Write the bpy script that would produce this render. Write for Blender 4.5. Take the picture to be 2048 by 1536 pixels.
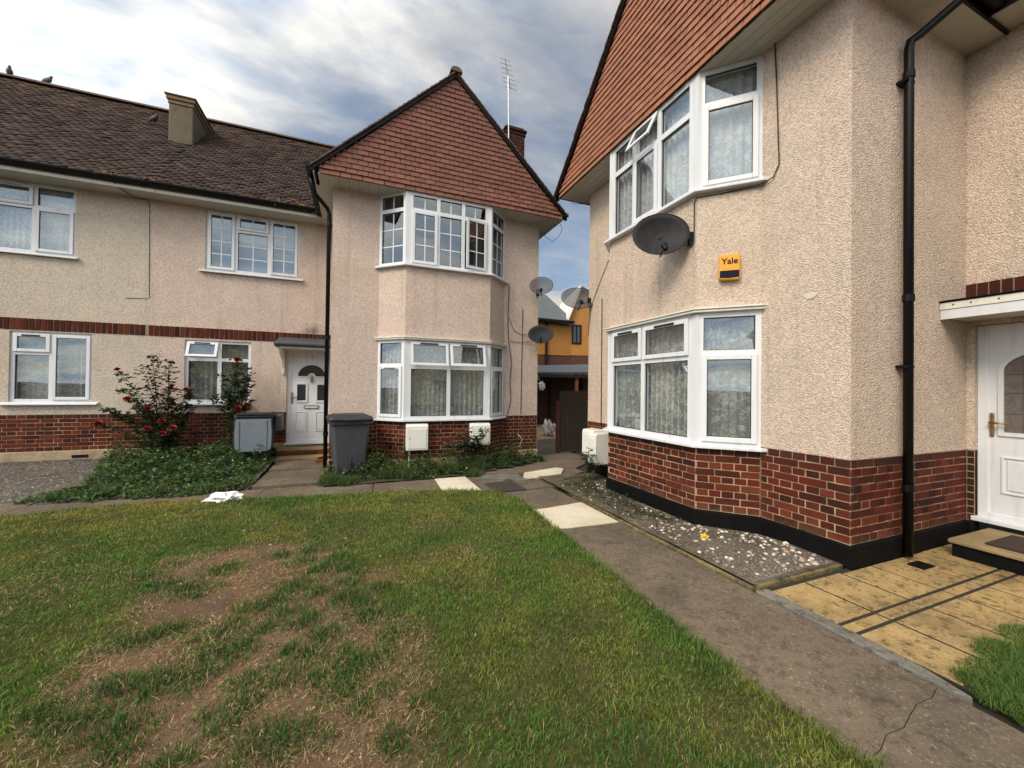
import bpy, bmesh, math, random
import numpy as np
from mathutils import Vector, Matrix, noise as mnoise

# ------------------------------------------------------------------ scene, camera, light
for o in list(bpy.data.objects):
    bpy.data.objects.remove(o, do_unlink=True)
scene = bpy.context.scene
COL = scene.collection
random.seed(7)
RNG = np.random.default_rng(11)
R = math.radians

def make_camera():
    cam = bpy.data.cameras.new('camera')
    cam.sensor_width = 36.0
    cam.lens = 779.554 / 2048 * 36.0
    cam.clip_start = 0.05
    cam.clip_end = 2000
    o = bpy.data.objects.new('camera', cam)
    COL.objects.link(o)
    ya, pi_, ro = R(21.729), R(0.571), R(0.698)
    F = Vector((math.sin(ya) * math.cos(pi_), math.cos(ya) * math.cos(pi_), math.sin(pi_)))
    Rt = Vector((math.cos(ya), -math.sin(ya), 0))
    U = Rt.cross(F)
    c, s = math.cos(ro), math.sin(ro)
    # picture content leans clockwise by ro, so the camera is rolled the other way
    X = Rt * c + U * s
    Y = U * c - Rt * s
    m = Matrix((X, Y, -F)).transposed().to_4x4()
    m.translation = Vector((0, 0, 1.5))
    o.matrix_world = m
    scene.camera = o
make_camera()

SUN_AZ, SUN_EL = -120.0, 42.0          # degrees: azimuth from +Y towards +X, elevation
SUN_DIR = Vector((math.sin(R(SUN_AZ)) * math.cos(R(SUN_EL)), math.cos(R(SUN_AZ)) * math.cos(R(SUN_EL)), math.sin(R(SUN_EL))))
sun = bpy.data.lights.new('sun', 'SUN')
sun.energy = 2.7
sun.angle = R(24)
sun.color = (1.0, 0.86, 0.67)
so = bpy.data.objects.new('sun', sun)
COL.objects.link(so)
so.rotation_euler = (-SUN_DIR).to_track_quat('-Z', 'Y').to_euler()

def make_world():
    w = bpy.data.worlds.new('World')
    scene.world = w
    w.use_nodes = True
    nt = w.node_tree
    nt.nodes.clear()
    N = nt.nodes.new
    L = nt.links.new
    out = N('ShaderNodeOutputWorld')
    sky = N('ShaderNodeTexSky')
    sky.sky_type = 'NISHITA'
    sky.sun_disc = False
    sky.sun_elevation = R(SUN_EL)
    sky.sun_rotation = R(SUN_AZ)
    sky.air_density = 1.0
    sky.dust_density = 1.5
    bsky = N('ShaderNodeBackground')
    bsky.inputs['Strength'].default_value = 0.12
    L(sky.outputs[0], bsky.inputs['Color'])
    tc = N('ShaderNodeTexCoord')
    sep = N('ShaderNodeSeparateXYZ')
    L(tc.outputs['Generated'], sep.inputs[0])
    def math_(op, a, b=None, c=None, clamp=False):
        n = N('ShaderNodeMath'); n.operation = op; n.use_clamp = clamp
        for i, v in enumerate((a, b, c)):
            if v is None: continue
            if isinstance(v, (int, float)): n.inputs[i].default_value = v
            else: L(v, n.inputs[i])
        return n.outputs[0]
    zz = math_('ADD', math_('MAXIMUM', sep.outputs[2], 0.0), 0.22)
    px = math_('DIVIDE', sep.outputs[0], zz)
    py = math_('DIVIDE', sep.outputs[1], zz)
    comb = N('ShaderNodeCombineXYZ')
    L(px, comb.inputs[0]); L(py, comb.inputs[1])
    mp = N('ShaderNodeMapping')
    L(comb.outputs[0], mp.inputs[0])
    mp.inputs['Rotation'].default_value = (0, 0, R(35))
    mp.inputs['Scale'].default_value = (0.75, 1.25, 1)
    mp.inputs['Location'].default_value = (3.1, 1.7, 0)
    def noise(scale, det, rough, dist, src):
        n = N('ShaderNodeTexNoise')
        n.inputs['Scale'].default_value = scale
        n.inputs['Detail'].default_value = det
        n.inputs['Roughness'].default_value = rough
        n.inputs['Distortion'].default_value = dist
        L(src, n.inputs['Vector'])
        return n.outputs[0]
    n1 = noise(1.1, 9, 0.56, 0.35, mp.outputs[0])
    n2 = noise(3.0, 8, 0.6, 0.5, mp.outputs[0])
    # closeness to the veiled sun
    dot = N('ShaderNodeVectorMath'); dot.operation = 'DOT_PRODUCT'
    nrm = N('ShaderNodeVectorMath'); nrm.operation = 'NORMALIZE'
    L(tc.outputs['Generated'], nrm.inputs[0])
    L(nrm.outputs[0], dot.inputs[0]); dot.inputs[1].default_value = SUN_DIR
    near = N('ShaderNodeMapRange'); near.interpolation_type = 'SMOOTHSTEP'
    L(dot.outputs['Value'], near.inputs[0])
    near.inputs[1].default_value = -0.25; near.inputs[2].default_value = 0.75
    dens = math_('ADD', n1, math_('MULTIPLY', near.outputs[0], 0.13))
    mask = N('ShaderNodeMapRange'); mask.interpolation_type = 'SMOOTHSTEP'
    L(dens, mask.inputs[0])
    mask.inputs[1].default_value = 0.40; mask.inputs[2].default_value = 0.62; mask.inputs[3].default_value = 0.28
    ramp = N('ShaderNodeValToRGB')
    e = ramp.color_ramp.elements
    e[0].position = 0.36; e[0].color = (0.52, 0.63, 0.80, 1)
    e[1].position = 0.58; e[1].color = (1.1, 1.06, 0.97, 1)
    L(n2, ramp.inputs[0])
    bc = N('ShaderNodeBackground')
    L(ramp.outputs[0], bc.inputs['Color'])
    L(math_('ADD', math_('MULTIPLY', near.outputs[0], 1.15), 0.60), bc.inputs['Strength'])
    mix = N('ShaderNodeMixShader')
    L(math_('MULTIPLY', mask.outputs[0], 0.92), mix.inputs[0])
    L(bsky.outputs[0], mix.inputs[1]); L(bc.outputs[0], mix.inputs[2])
    L(mix.outputs[0], out.inputs[0])
make_world()

scene.view_settings.view_transform = 'Standard'
scene.view_settings.look = 'None'
scene.view_settings.gamma = 1.0
scene.view_settings.exposure = 0.14
scene.view_settings.use_curve_mapping = False
scene.render.engine = 'CYCLES'
scene.cycles.use_denoising = True
scene.cycles.max_bounces = 7
scene.cycles.diffuse_bounces = 3
scene.cycles.glossy_bounces = 3
scene.cycles.transparent_max_bounces = 12
scene.cycles.caustics_reflective = False
scene.cycles.caustics_refractive = False

# ------------------------------------------------------------------ helpers
class Mat:
    """small node builder"""
    def __init__(self, name):
        self.m = bpy.data.materials.new(name)
        self.m.use_nodes = True
        self.nt = self.m.node_tree
        self.nt.nodes.clear()
        self.out = self.nt.nodes.new('ShaderNodeOutputMaterial')
        self.b = self.nt.nodes.new('ShaderNodeBsdfPrincipled')
        self.nt.links.new(self.b.outputs[0], self.out.inputs[0])
        self._geo = None
    def N(self, t): return self.nt.nodes.new('ShaderNode' + t)
    def L(self, a, b): self.nt.links.new(a, b)
    def set(self, **k):
        for n, v in k.items():
            self.b.inputs[n.replace('_', ' ')].default_value = v
        return self
    def pos(self):
        if not self._geo:
            g = self.N('NewGeometry'); self._geo = g.outputs['Position']
        return self._geo
    def objpos(self):
        return self.N('TexCoord').outputs['Object']
    def noise(self, scale, det=4, rough=.55, dist=0, src=None):
        n = self.N('TexNoise')
        n.inputs['Scale'].default_value = scale; n.inputs['Detail'].default_value = det
        n.inputs['Roughness'].default_value = rough; n.inputs['Distortion'].default_value = dist
        self.L(src or self.pos(), n.inputs['Vector'])
        return n.outputs[0]
    def voro(self, scale, src=None, feature='F1', out='Distance', rnd=1):
        n = self.N('TexVoronoi'); n.feature = feature
        n.inputs['Scale'].default_value = scale
        n.inputs['Randomness'].default_value = rnd
        self.L(src or self.pos(), n.inputs['Vector'])
        return n.outputs[out]
    def ramp(self, fac, stops):
        n = self.N('ValToRGB')
        el = n.color_ramp.elements
        while len(el) < len(stops): el.new(0.5)
        for e, (p, c) in zip(el, stops):
            e.position = p
            e.color = (c, c, c, 1) if isinstance(c, (int, float)) else (*c, 1)
        self.L(fac, n.inputs[0])
        return n.outputs[0]
    def mixc(self, fac, a, b, mode='MIX'):
        n = self.N('Mix'); n.data_type = 'RGBA'; n.blend_type = mode
        for i, v in ((0, fac), (6, a), (7, b)):
            if isinstance(v, (int, float)): n.inputs[i].default_value = v
            elif isinstance(v, tuple): n.inputs[i].default_value = (*v, 1)
            else: self.L(v, n.inputs[i])
        return n.outputs[2]
    def math(self, op, a, b=None, clamp=False):
        n = self.N('Math'); n.operation = op; n.use_clamp = clamp
        for i, v in enumerate((a, b)):
            if v is None: continue
            if isinstance(v, (int, float)): n.inputs[i].default_value = v
            else: self.L(v, n.inputs[i])
        return n.outputs[0]
    def maprange(self, v, a, b, c=0., d=1.):
        n = self.N('MapRange'); n.interpolation_type = 'SMOOTHSTEP'
        self.L(v, n.inputs[0])
        for i, x in enumerate((a, b, c, d)): n.inputs[i + 1].default_value = x
        return n.outputs[0]
    def xyz(self, src=None):
        n = self.N('SeparateXYZ'); self.L(src or self.pos(), n.inputs[0]); return n.outputs
    def mapping(self, scale, src=None, rot=(0, 0, 0)):
        n = self.N('Mapping'); n.inputs['Scale'].default_value = scale
        n.inputs['Rotation'].default_value = rot
        self.L(src or self.pos(), n.inputs[0]); return n.outputs[0]
    def color(self, c):
        if isinstance(c, tuple): self.b.inputs['Base Color'].default_value = (*c, 1)
        else: self.L(c, self.b.inputs['Base Color'])
        return self
    def rough(self, r):
        if isinstance(r, (int, float)): self.b.inputs['Roughness'].default_value = r
        else: self.L(r, self.b.inputs['Roughness'])
        return self
    def bump(self, h, strength=.5, dist=.01):
        n = self.N('Bump'); n.inputs['Strength'].default_value = strength
        n.inputs['Distance'].default_value = dist
        self.L(h, n.inputs['Height']); self.L(n.outputs[0], self.b.inputs['Normal'])
        return self
    def rand(self): return self.N('ObjectInfo').outputs['Random']
    def attr(self, name='tint'):
        n = self.N('Attribute'); n.attribute_name = name; return n.outputs['Color']

W = {}
def link(o, parent=None, mat=None, world=None):
    COL.objects.link(o)
    if mat is not None and o.type == 'MESH':
        if not o.data.materials: o.data.materials.append(mat)
    w = world or Matrix.Identity(4)
    W[o.name] = w
    if parent is not None:
        o.parent = parent
        o.matrix_parent_inverse = W[parent.name].inverted()
    o.matrix_basis = w
    return o

def thing(name, label, cat, loc=(0, 0, 0), group=None):
    o = bpy.data.objects.new(name, None)
    o.empty_display_size = .1
    link(o, world=Matrix.Translation(Vector(loc)))
    return tag(o, label, cat, group)

def tag(o, label=None, cat=None, group=None, kind=None):
    if label: o['label'] = label
    if cat: o['category'] = cat
    if group: o['group'] = group
    if kind: o['kind'] = kind
    return o

class Frame:
    """local (a along, b outward, z up) -> world"""
    def __init__(self, O, d, n):
        self.O = Vector((O[0], O[1], O[2] if len(O) > 2 else 0)); self.d = Vector((d[0], d[1], 0)).normalized()
        self.n = Vector((n[0], n[1], 0)).normalized()
        self.flip = self.d.cross(self.n).z < 0
    def p(self, a, b, z): return self.O + self.d * a + self.n * b + Vector((0, 0, z))
    def sub(self, p0, p1):
        """frame of the facet from (a,b) p0 to p1, outward normal to the +b side"""
        A = self.p(p0[0], p0[1], 0); B = self.p(p1[0], p1[1], 0)
        d = (B - A).normalized()
        n = Vector((-d.y, d.x, 0))
        if n.dot(self.n) < -1e-6 or (abs(n.dot(self.n)) < 1e-6 and n.dot(self.d) > 0): n = -n
        return Frame(A, d, n), (B - A).length
WORLD = Frame((0, 0, 0), (1, 0), (0, 1))

class MB:
    def __init__(self, fr=WORLD):
        self.v = []; self.f = []; self.fr = fr; self.mi = []; self.cur = 0; self.xf = None
    def pt(self, a, b, z):
        if self.xf: a, b, z = self.xf(a, b, z)
        self.v.append(self.fr.p(a, b, z)); return len(self.v) - 1
    def face(self, idx):
        self.f.append(tuple(reversed(idx)) if self.fr.flip else tuple(idx)); self.mi.append(self.cur)
    def box(self, a0, a1, b0, b1, z0, z1):
        i = [self.pt(a, b, z) for z in (z0, z1) for b in (b0, b1) for a in (a0, a1)]
        for q in ((0, 2, 3, 1), (4, 5, 7, 6), (0, 1, 5, 4), (1, 3, 7, 5), (3, 2, 6, 7), (2, 0, 4, 6)):
            self.face([i[k] for k in q])
        return self
    def prism(self, poly, axis, lo, hi):
        """poly of 2D points extruded; axis 'z' (a,b), 'b' (a,z), 'a' (b,z)"""
        def mk(p, h):
            if axis == 'z': return self.pt(p[0], p[1], h)
            if axis == 'b': return self.pt(p[0], h, p[1])
            return self.pt(h, p[0], p[1])
        area = sum(poly[k][0] * poly[(k + 1) % len(poly)][1] - poly[(k + 1) % len(poly)][0] * poly[k][1] for k in range(len(poly)))
        pl = list(poly) if area > 0 else list(reversed(poly))
        A = [mk(p, lo) for p in pl]; B = [mk(p, hi) for p in pl]
        n = len(pl)
        rev = axis == 'b'
        def F(q): self.face(list(reversed(q)) if rev else q)
        F(list(reversed(A))); F(B)
        for k in range(n):
            F([A[k], A[(k + 1) % n], B[(k + 1) % n], B[k]])
        return self
    def quad(self, *pts):
        self.face([self.pt(*p) for p in pts]); return self
    def tube(self, path, r, n=6, cap=True):
        pts = [self.fr.p(*p) for p in path]
        rs = r if isinstance(r, (list, tuple)) else [r] * len(pts)
        rings = []
        x = None
        for k, P in enumerate(pts):
            t = (pts[min(k + 1, len(pts) - 1)] - pts[max(k - 1, 0)]).normalized()
            if x is None:
                up = Vector((0, 0, 1)) if abs(t.z) < .9 else Vector((1, 0, 0))
                x = t.cross(up).normalized()
            else:
                x = (x - t * x.dot(t)).normalized()
            y = x.cross(t).normalized()
            ring = []
            for j in range(n):
                a = 2 * math.pi * j / n
                self.v.append(P + (x * math.cos(a) + y * math.sin(a)) * rs[k]); ring.append(len(self.v) - 1)
            rings.append(ring)
        for A, B in zip(rings, rings[1:]):
            for j in range(n):
                self.f.append((A[j], B[j], B[(j + 1) % n], A[(j + 1) % n])); self.mi.append(self.cur)
        if cap:
            self.f.append(tuple(rings[0])); self.f.append(tuple(reversed(rings[-1]))); self.mi += [self.cur] * 2
        return self
    def build(self, name, mat, parent=None, smooth=False, bevel=0, recalc=False):
        me = bpy.data.meshes.new(name)
        me.from_pydata([tuple(x) for x in self.v], [], self.f)
        if recalc or bevel:
            bm = bmesh.new(); bm.from_mesh(me)
            if recalc: bmesh.ops.recalc_face_normals(bm, faces=bm.faces)
            bm.to_mesh(me); bm.free()
        mats = mat if isinstance(mat, (list, tuple)) else [mat]
        for m in mats: me.materials.append(m)
        if len(mats) > 1: me.polygons.foreach_set('material_index', self.mi)
        if smooth: me.polygons.foreach_set('use_smooth', [True] * len(me.polygons))
        o = bpy.data.objects.new(name, me)
        link(o, parent)
        if bevel:
            b = o.modifiers.new('bevel', 'BEVEL'); b.width = bevel; b.segments = 2; b.limit_method = 'ANGLE'
        return o

def inst(name, me, parent, mat4):
    o = bpy.data.objects.new(name, me)
    return link(o, parent, world=mat4)

def box_mesh(name, x, y, z, mat, bev=0, jitter=0, seed=0):
    """centred box with chamfered edges, cheap"""
    rnd = random.Random(seed)
    bm = bmesh.new()
    bmesh.ops.create_cube(bm, size=1)
    for v in bm.verts: v.co = Vector((v.co.x * x, v.co.y * y, v.co.z * z))
    if bev: bmesh.ops.bevel(bm, geom=bm.edges[:], offset=bev, segments=1, affect='EDGES')
    if jitter:
        for v in bm.verts: v.co += Vector((rnd.uniform(-1, 1), rnd.uniform(-.5, .5), rnd.uniform(-1, 1))) * jitter
    me = bpy.data.meshes.new(name); bm.to_mesh(me); bm.free()
    me.materials.append(mat)
    return me

def np_mesh(name, verts, faces_flat, loop_tot, mat, parent=None, tint=None, smooth=False):
    """big mesh from arrays; tint = per-vertex colour (n,3)"""
    me = bpy.data.meshes.new(name)
    nv = len(verts); nl = len(faces_flat); nf = len(loop_tot)
    me.vertices.add(nv); me.loops.add(nl); me.polygons.add(nf)
    me.vertices.foreach_set('co', np.asarray(verts, np.float32).ravel())
    me.loops.foreach_set('vertex_index', np.asarray(faces_flat, np.int32))
    ls = np.concatenate(([0], np.cumsum(loop_tot)[:-1])).astype(np.int32)
    me.polygons.foreach_set('loop_start', ls)
    me.polygons.foreach_set('loop_total', np.asarray(loop_tot, np.int32))
    if smooth: me.polygons.foreach_set('use_smooth', np.ones(nf, bool))
    if tint is not None:
        at = me.color_attributes.new('tint', 'FLOAT_COLOR', 'POINT')
        c = np.ones((nv, 4), np.float32); c[:, :3] = tint
        at.data.foreach_set('color', c.ravel())
    me.update(calc_edges=True); me.validate()
    me.materials.append(mat)
    o = bpy.data.objects.new(name, me)
    return link(o, parent)

def fbm(x, y, s, seed=0, octv=4):
    """cheap vectorised value noise in 0..1"""
    def vn(x, y, sd):
        xi = np.floor(x).astype(np.int64); yi = np.floor(y).astype(np.int64)
        xf = x - xi; yf = y - yi
        u = xf * xf * (3 - 2 * xf); v = yf * yf * (3 - 2 * yf)
        def h(a, b):
            n = (a * 374761393 + b * 668265263 + sd * 974711) & 0x7fffffff
            n = ((n ^ (n >> 13)) * 1274126177) & 0x7fffffff
            return ((n ^ (n >> 16)) & 0xffff) / 65535.0
        return (h(xi, yi) * (1 - u) + h(xi + 1, yi) * u) * (1 - v) + (h(xi, yi + 1) * (1 - u) + h(xi + 1, yi + 1) * u) * v
    t = 0; a = .5; tot = 0
    for k in range(octv):
        t = t + a * vn(np.asarray(x, float) * s, np.asarray(y, float) * s, seed + k * 17); tot += a; a *= .5; s *= 2.03
    return t / tot

def inpoly(x, y, poly):
    x = np.asarray(x); y = np.asarray(y); r = np.zeros(x.shape, bool)
    n = len(poly); j = n - 1
    for i in range(n):
        xi, yi = poly[i]; xj, yj = poly[j]
        c = ((yi > y) != (yj > y)) & (x < (xj - xi) * (y - yi) / (yj - yi + 1e-12) + xi)
        r ^= c; j = i
    return r
# ------------------------------------------------------------------ materials
def m_stucco(name, cream, pink, stain=None):
    m = Mat(name)
    big = m.noise(.55, 3, .6)
    base = m.mixc(m.maprange(big, .38, .62), cream, pink)
    mid = m.noise(3.2, 4, .6)
    base = m.mixc(m.maprange(mid, .30, .75), base, tuple(c * .86 for c in cream))
    grain = m.noise(44, 3, .62)
    pits = m.voro(80)
    base = m.mixc(m.math('MULTIPLY', m.maprange(grain, .58, .36), .42), base, tuple(c * .38 for c in cream))
    g2 = m.noise(19, 4, .7)
    base = m.mixc(m.math('MULTIPLY', m.maprange(g2, .56, .36), .16), base, tuple(c * .5 for c in cream))
    z = m.xyz()[2]
    # rain streaks and soot just under the eaves / sills
    st = m.noise(1.0, 4, .6, 0, m.mapping((6, 6, .35)))
    base = m.mixc(m.math('MULTIPLY', m.maprange(st, .54, .74), .34), base, (.27, .22, .17))
    if stain:
        p, r = stain
        d = m.N('VectorMath'); d.operation = 'DISTANCE'
        d.inputs[1].default_value = p; m.L(m.mapping((1, 1, 1.6)), d.inputs[0])
        d.inputs[1].default_value = (p[0], p[1], p[2] * 1.6)
        k = m.math('ADD', d.outputs['Value'], m.math('MULTIPLY', m.noise(7, 5, .7), .5))
        base = m.mixc(m.math('MULTIPLY', m.maprange(k, r + .28, r - .12), .9), base, (.05, .046, .04))
    m.color(base).rough(.93)
    vc = m.N('TexVoronoi'); vc.inputs['Scale'].default_value = 80; m.L(m.pos(), vc.inputs['Vector'])
    sepc = m.N('SeparateColor'); m.L(vc.outputs['Color'], sepc.inputs[0])
    base = m.mixc(m.math('MULTIPLY', m.maprange(sepc.outputs[0], .70, 1.), .4), base, tuple(min(1, k * 1.22) for k in cream))
    base = m.mixc(m.math('MULTIPLY', m.maprange(sepc.outputs[1], .80, 1.), .45), base, tuple(k * .5 for k in cream))
    m.color(base)
    h = m.math('ADD', m.math('MULTIPLY', grain, .45), m.math('MULTIPLY', m.math('SUBTRACT', 1., pits), 1.0))
    m.bump(h, .75, .0105)
    m.set(Specular_IOR_Level=.15)
    return m.m

STUCCO_H1 = m_stucco('stucco_pink', (.68, .56, .475), (.67, .525, .49), ((-.85, 8.95, 2.62), .28))
STUCCO_H0 = m_stucco('stucco_cream', (.64, .565, .465), (.64, .545, .47))
STUCCO_H2 = m_stucco('stucco_sand', (.66, .55, .45), (.66, .505, .425))

def m_brick(name, cols, rough=.85):
    m = Mat(name)
    r = m.rand()
    c = m.ramp(r, [(i / (len(cols) - 1), col) for i, col in enumerate(cols)])
    n = m.noise(60, 4, .65)
    c = m.mixc(m.math('MULTIPLY', m.maprange(n, .45, .75), .55), c, (.055, .022, .018))
    n2 = m.noise(4, 4, .7)
    c = m.mixc(m.math('MULTIPLY', m.maprange(n2, .52, .74), .5), c, (.035, .018, .014))
    lo = m.maprange(m.math('ADD', m.xyz()[2], m.math('MULTIPLY', m.noise(7, 4, .7), .25)), .50, .40)
    c = m.mixc(m.math('MULTIPLY', lo, .35), c, (.15, .085, .045))
    m.color(c).rough(rough)
    m.bump(m.noise(110, 4, .7), .6, .005)
    m.set(Specular_IOR_Level=.12)
    return m.m
BRICK = m_brick('brick_red', [(.088, .017, .010), (.112, .022, .012), (.04, .013, .010), (.098, .019, .011), (.135, .031, .016), (.024, .010, .009), (.076, .017, .011), (.052, .015, .010), (.096, .020, .012), (.15, .038, .019)])
BRICK_SOOT_SHADE = m_brick('brick_soot_shade', [(.06, .022, .017), (.035, .017, .014), (.08, .027, .019), (.045, .019, .015)])  # sooty top courses; also carries the painted silhouette shade of the brick chimney
BRICK_DARK = m_brick('brick_dark', [(.15, .04, .028), (.085, .028, .022), (.18, .05, .032), (.11, .034, .026)])
def m_mortar(name, c0, c1):
    m = Mat(name)
    m.color(m.mixc(m.maprange(m.noise(6, 5, .65), .35, .7), c0, c1)).rough(.95)
    m.bump(m.noise(90, 4, .6), .5, .006)
    return m.m
MORTAR = m_mortar('mortar', (.42, .30, .18), (.22, .16, .11))
MORTAR_DARK = m_mortar('mortar_dark', (.30, .22, .15), (.12, .095, .075))

def m_tile(name, cols, dirt=(.06, .03, .024), lichen=None):
    m = Mat(name)
    c = m.ramp(m.rand(), [(i / (len(cols) - 1), k) for i, k in enumerate(cols)])
    n = m.noise(26, 5, .7)
    c = m.mixc(m.math('MULTIPLY', m.maprange(n, .46, .76), .5), c, dirt)
    m.color(c).rough(.8)
    m.bump(m.noise(120, 3, .6), .4, .003)
    return m.m
TILE_SHADED = m_tile('tile_gable_shaded', [(.165, .066, .046), (.195, .078, .052), (.14, .057, .041), (.22, .088, .058), (.175, .068, .048)])  # gable tile with the weaker light on the middle house painted in
TILE_SUNLIT = m_tile('tile_gable_sunlit', [(.26, .104, .056), (.30, .122, .066), (.225, .09, .05), (.33, .136, .073), (.27, .106, .058)], (.12, .05, .03))  # same tile, brighter and oranger: sunlight on the right gable painted in
def m_roof(name):
    m = Mat(name)
    c = m.attr()
    n = m.noise(9, 5, .7)
    c = m.mixc(m.math('MULTIPLY', m.maprange(n, .5, .8), .6), c, (.028, .020, .017))
    lich = m.noise(1.3, 6, .75)
    lz = m.maprange(m.xyz()[2], 6.4, 8.3)
    c = m.mixc(m.math('MULTIPLY', m.math('MULTIPLY', m.maprange(lich, .46, .68), lz), .55), c, (.16, .085, .045))
    n3 = m.noise(24, 4, .7)
    c = m.mixc(m.math('MULTIPLY', m.maprange(n3, .66, .76), .35), c, (.18, .15, .12))
    m.color(c).rough(.9)
    m.bump(m.noise(70, 3, .6), .6, .006)
    return m.m
ROOF = m_roof('roof_tiles')

def m_plain(name, c, rough=.5, var=.12, vs=3., bump=0, bs=40, metal=0, spec=.5, coat=0):
    m = Mat(name)
    n = m.noise(vs, 5, .65)
    m.color(m.mixc(m.maprange(n, .35, .75), c, tuple(max(0, k * (1 - var)) for k in c))).rough(rough)
    if bump: m.bump(m.noise(bs, 4, .6), bump, .006)
    m.set(Metallic=metal, Specular_IOR_Level=spec)
    if coat: m.set(Coat_Weight=coat)
    return m.m
def m_pvc(name, c, dirt):
    m = Mat(name)
    st = m.noise(1., 5, .65, 0, m.mapping((9, 9, 1.1)))
    k = m.math('MULTIPLY', m.maprange(st, .5, .78), .45)
    m.color(m.mixc(k, c, dirt)).rough(.32)
    m.set(Specular_IOR_Level=.45)
    return m.m
PVC = m_pvc('white_pvc', (.66, .69, .73), (.36, .35, .33))
PVC_OLD = m_pvc('cream_pvc', (.70, .69, .63), (.36, .34, .28))
SOFFIT = m_pvc('soffit_white', (.50, .485, .42), (.28, .25, .18))
GASKET = m_plain('gasket_black', (.012, .012, .013), .6, .1)
BLACK = m_plain('black_plastic', (.005, .005, .006), .45, .3, 6, spec=.2)
BITUMEN = m_plain('bitumen', (.0045, .0045, .005), .75, .5, 9, .9, 30, spec=.12)
LEAD = m_plain('lead_grey', (.055, .065, .085), .55, .4, 8, .3, 20)
CONC_PLINTH = m_plain('concrete_plinth', (.40, .31, .20), .95, .45, 5, .8, 45)
DARKROOM = m_plain('room_wall', (.22, .20, .18), .95, .1)
BRASS = m_plain('brass', (.36, .22, .085), .35, .3, 20, metal=.8)
CHROME = m_plain('steel', (.42, .42, .43), .3, .2, 20, metal=.9)
WOODDARK = m_plain('dark_timber', (.035, .022, .016), .85, .5, 12, .5, 30)
CABLE = m_plain('cable_black', (.018, .017, .017), .6)
CABLE_W = m_plain('cable_white', (.55, .53, .50), .6)
DISH = m_plain('dish_grey', (.030, .031, .034), .6, .3, 14, spec=.15)
METER = m_pvc('meter_white', (.72, .73, .69), (.40, .39, .32))
YELLOW = m_plain('alarm_yellow', (.72, .33, .012), .4, .06)
NAVY = m_plain('alarm_navy', (.006, .007, .02), .6, spec=.15)
BIN = m_plain('bin_grey', (.055, .061, .072), .5, .25, 4, .25, 60)
BIN_LID = m_plain('bin_lid_dark', (.022, .024, .028), .5, .3, 6)
BIN_LIGHT = m_plain('bin_lid_inside', (.175, .21, .255), .45, .15, 5)
BIN_GREEN = m_plain('bin_green', (.022, .04, .032), .55, .2, 5)

def m_glass(name='window_glass'):
    m = Mat(name)
    m.nt.nodes.remove(m.b)
    gm = m.N('NewGeometry'); dt = m.N('VectorMath'); dt.operation = 'DOT_PRODUCT'
    m.L(gm.outputs['Normal'], dt.inputs[0]); m.L(gm.outputs['Incoming'], dt.inputs[1])
    sch = m.math('POWER', m.math('SUBTRACT', 1., m.math('ABSOLUTE', dt.outputs['Value']), True), 5.)
    fre = m.math('ADD', m.math('MULTIPLY', sch, .83), .17)      # double glazing, both panes
    gl = m.N('BsdfGlossy'); gl.inputs['Roughness'].default_value = 0.0
    gl.inputs['Color'].default_value = (.82, .93, 1, 1)
    tr = m.N('BsdfTransparent'); tr.inputs['Color'].default_value = (.86, .9, .9, 1)
    mx = m.N('MixShader')
    bp = m.N('Bump'); bp.inputs['Strength'].default_value = .06; bp.inputs['Distance'].default_value = .02
    m.L(m.noise(2.2, 1, .4), bp.inputs['Height'])
    m.L(bp.outputs[0], gl.inputs['Normal'])
    m.L(fre, mx.inputs[0]); m.L(tr.outputs[0], mx.inputs[1]); m.L(gl.outputs[0], mx.inputs[2])
    m.L(mx.outputs[0], m.out.inputs[0])
    return m.m
GLASS = m_glass()

def m_curtain(name, lace, col=(.62, .62, .60), opac=.62, hem=None):
    """net curtain; lace flowers are woven into the lower part (object z)"""
    m = Mat(name)
    m.nt.nodes.remove(m.b)
    d = m.N('BsdfDiffuse'); t = m.N('BsdfTranslucent'); tr = m.N('BsdfTransparent')
    d.inputs[0].default_value = (*col, 1); t.inputs[0].default_value = (*col, 1)
    a = m.N('MixShader'); a.inputs[0].default_value = .35
    m.L(d.outputs[0], a.inputs[1]); m.L(t.outputs[0], a.inputs[2])
    o = m.N('MixShader')
    weave = m.noise(25, 2, .5)
    op = m.maprange(weave, .3, .7, opac - .05, min(opac + .05, 1.))
    if lace:
        off = m.N('TexNoise'); off.inputs['Scale'].default_value = 14; m.L(m.pos(), off.inputs['Vector'])
        mv = m.N('VectorMath'); mv.operation = 'MULTIPLY_ADD'; m.L(off.outputs['Color'], mv.inputs[0]); mv.inputs[1].default_value = (.07, .07, .07); m.L(m.pos(), mv.inputs[2])
        v = m.voro(lace, mv.outputs[0], rnd=.8)
        petal = m.math('MULTIPLY', m.maprange(v, .34, .22), m.maprange(m.noise(lace * 9, 2, .5), .42, .56))
        vine = m.math('SUBTRACT', 1., m.math('MULTIPLY', m.math('ABSOLUTE', m.math('SUBTRACT', m.noise(lace * .8, 2, .5, 1.2), .5)), 22.), True)
        leafy = m.maprange(m.noise(lace * 3.2, 3, .6, 1.5), .57, .63)
        patt = m.math('MAXIMUM', m.math('MAXIMUM', petal, m.math('MULTIPLY', vine, .8)), m.math('MULTIPLY', leafy, .6))
        op = m.math('ADD', m.math('MULTIPLY', op, .72), m.math('MULTIPLY', patt, .5), True)
    m.L(op, o.inputs[0]); m.L(tr.outputs[0], o.inputs[1]); m.L(a.outputs[0], o.inputs[2])
    m.L(o.outputs[0], m.out.inputs[0])
    return m.m
NET_LACE = m_curtain('net_lace', 9, (.86, .86, .83), .56)
NET_PLAIN = m_curtain('net_plain', 0, (.78, .75, .66), .9)
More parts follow.
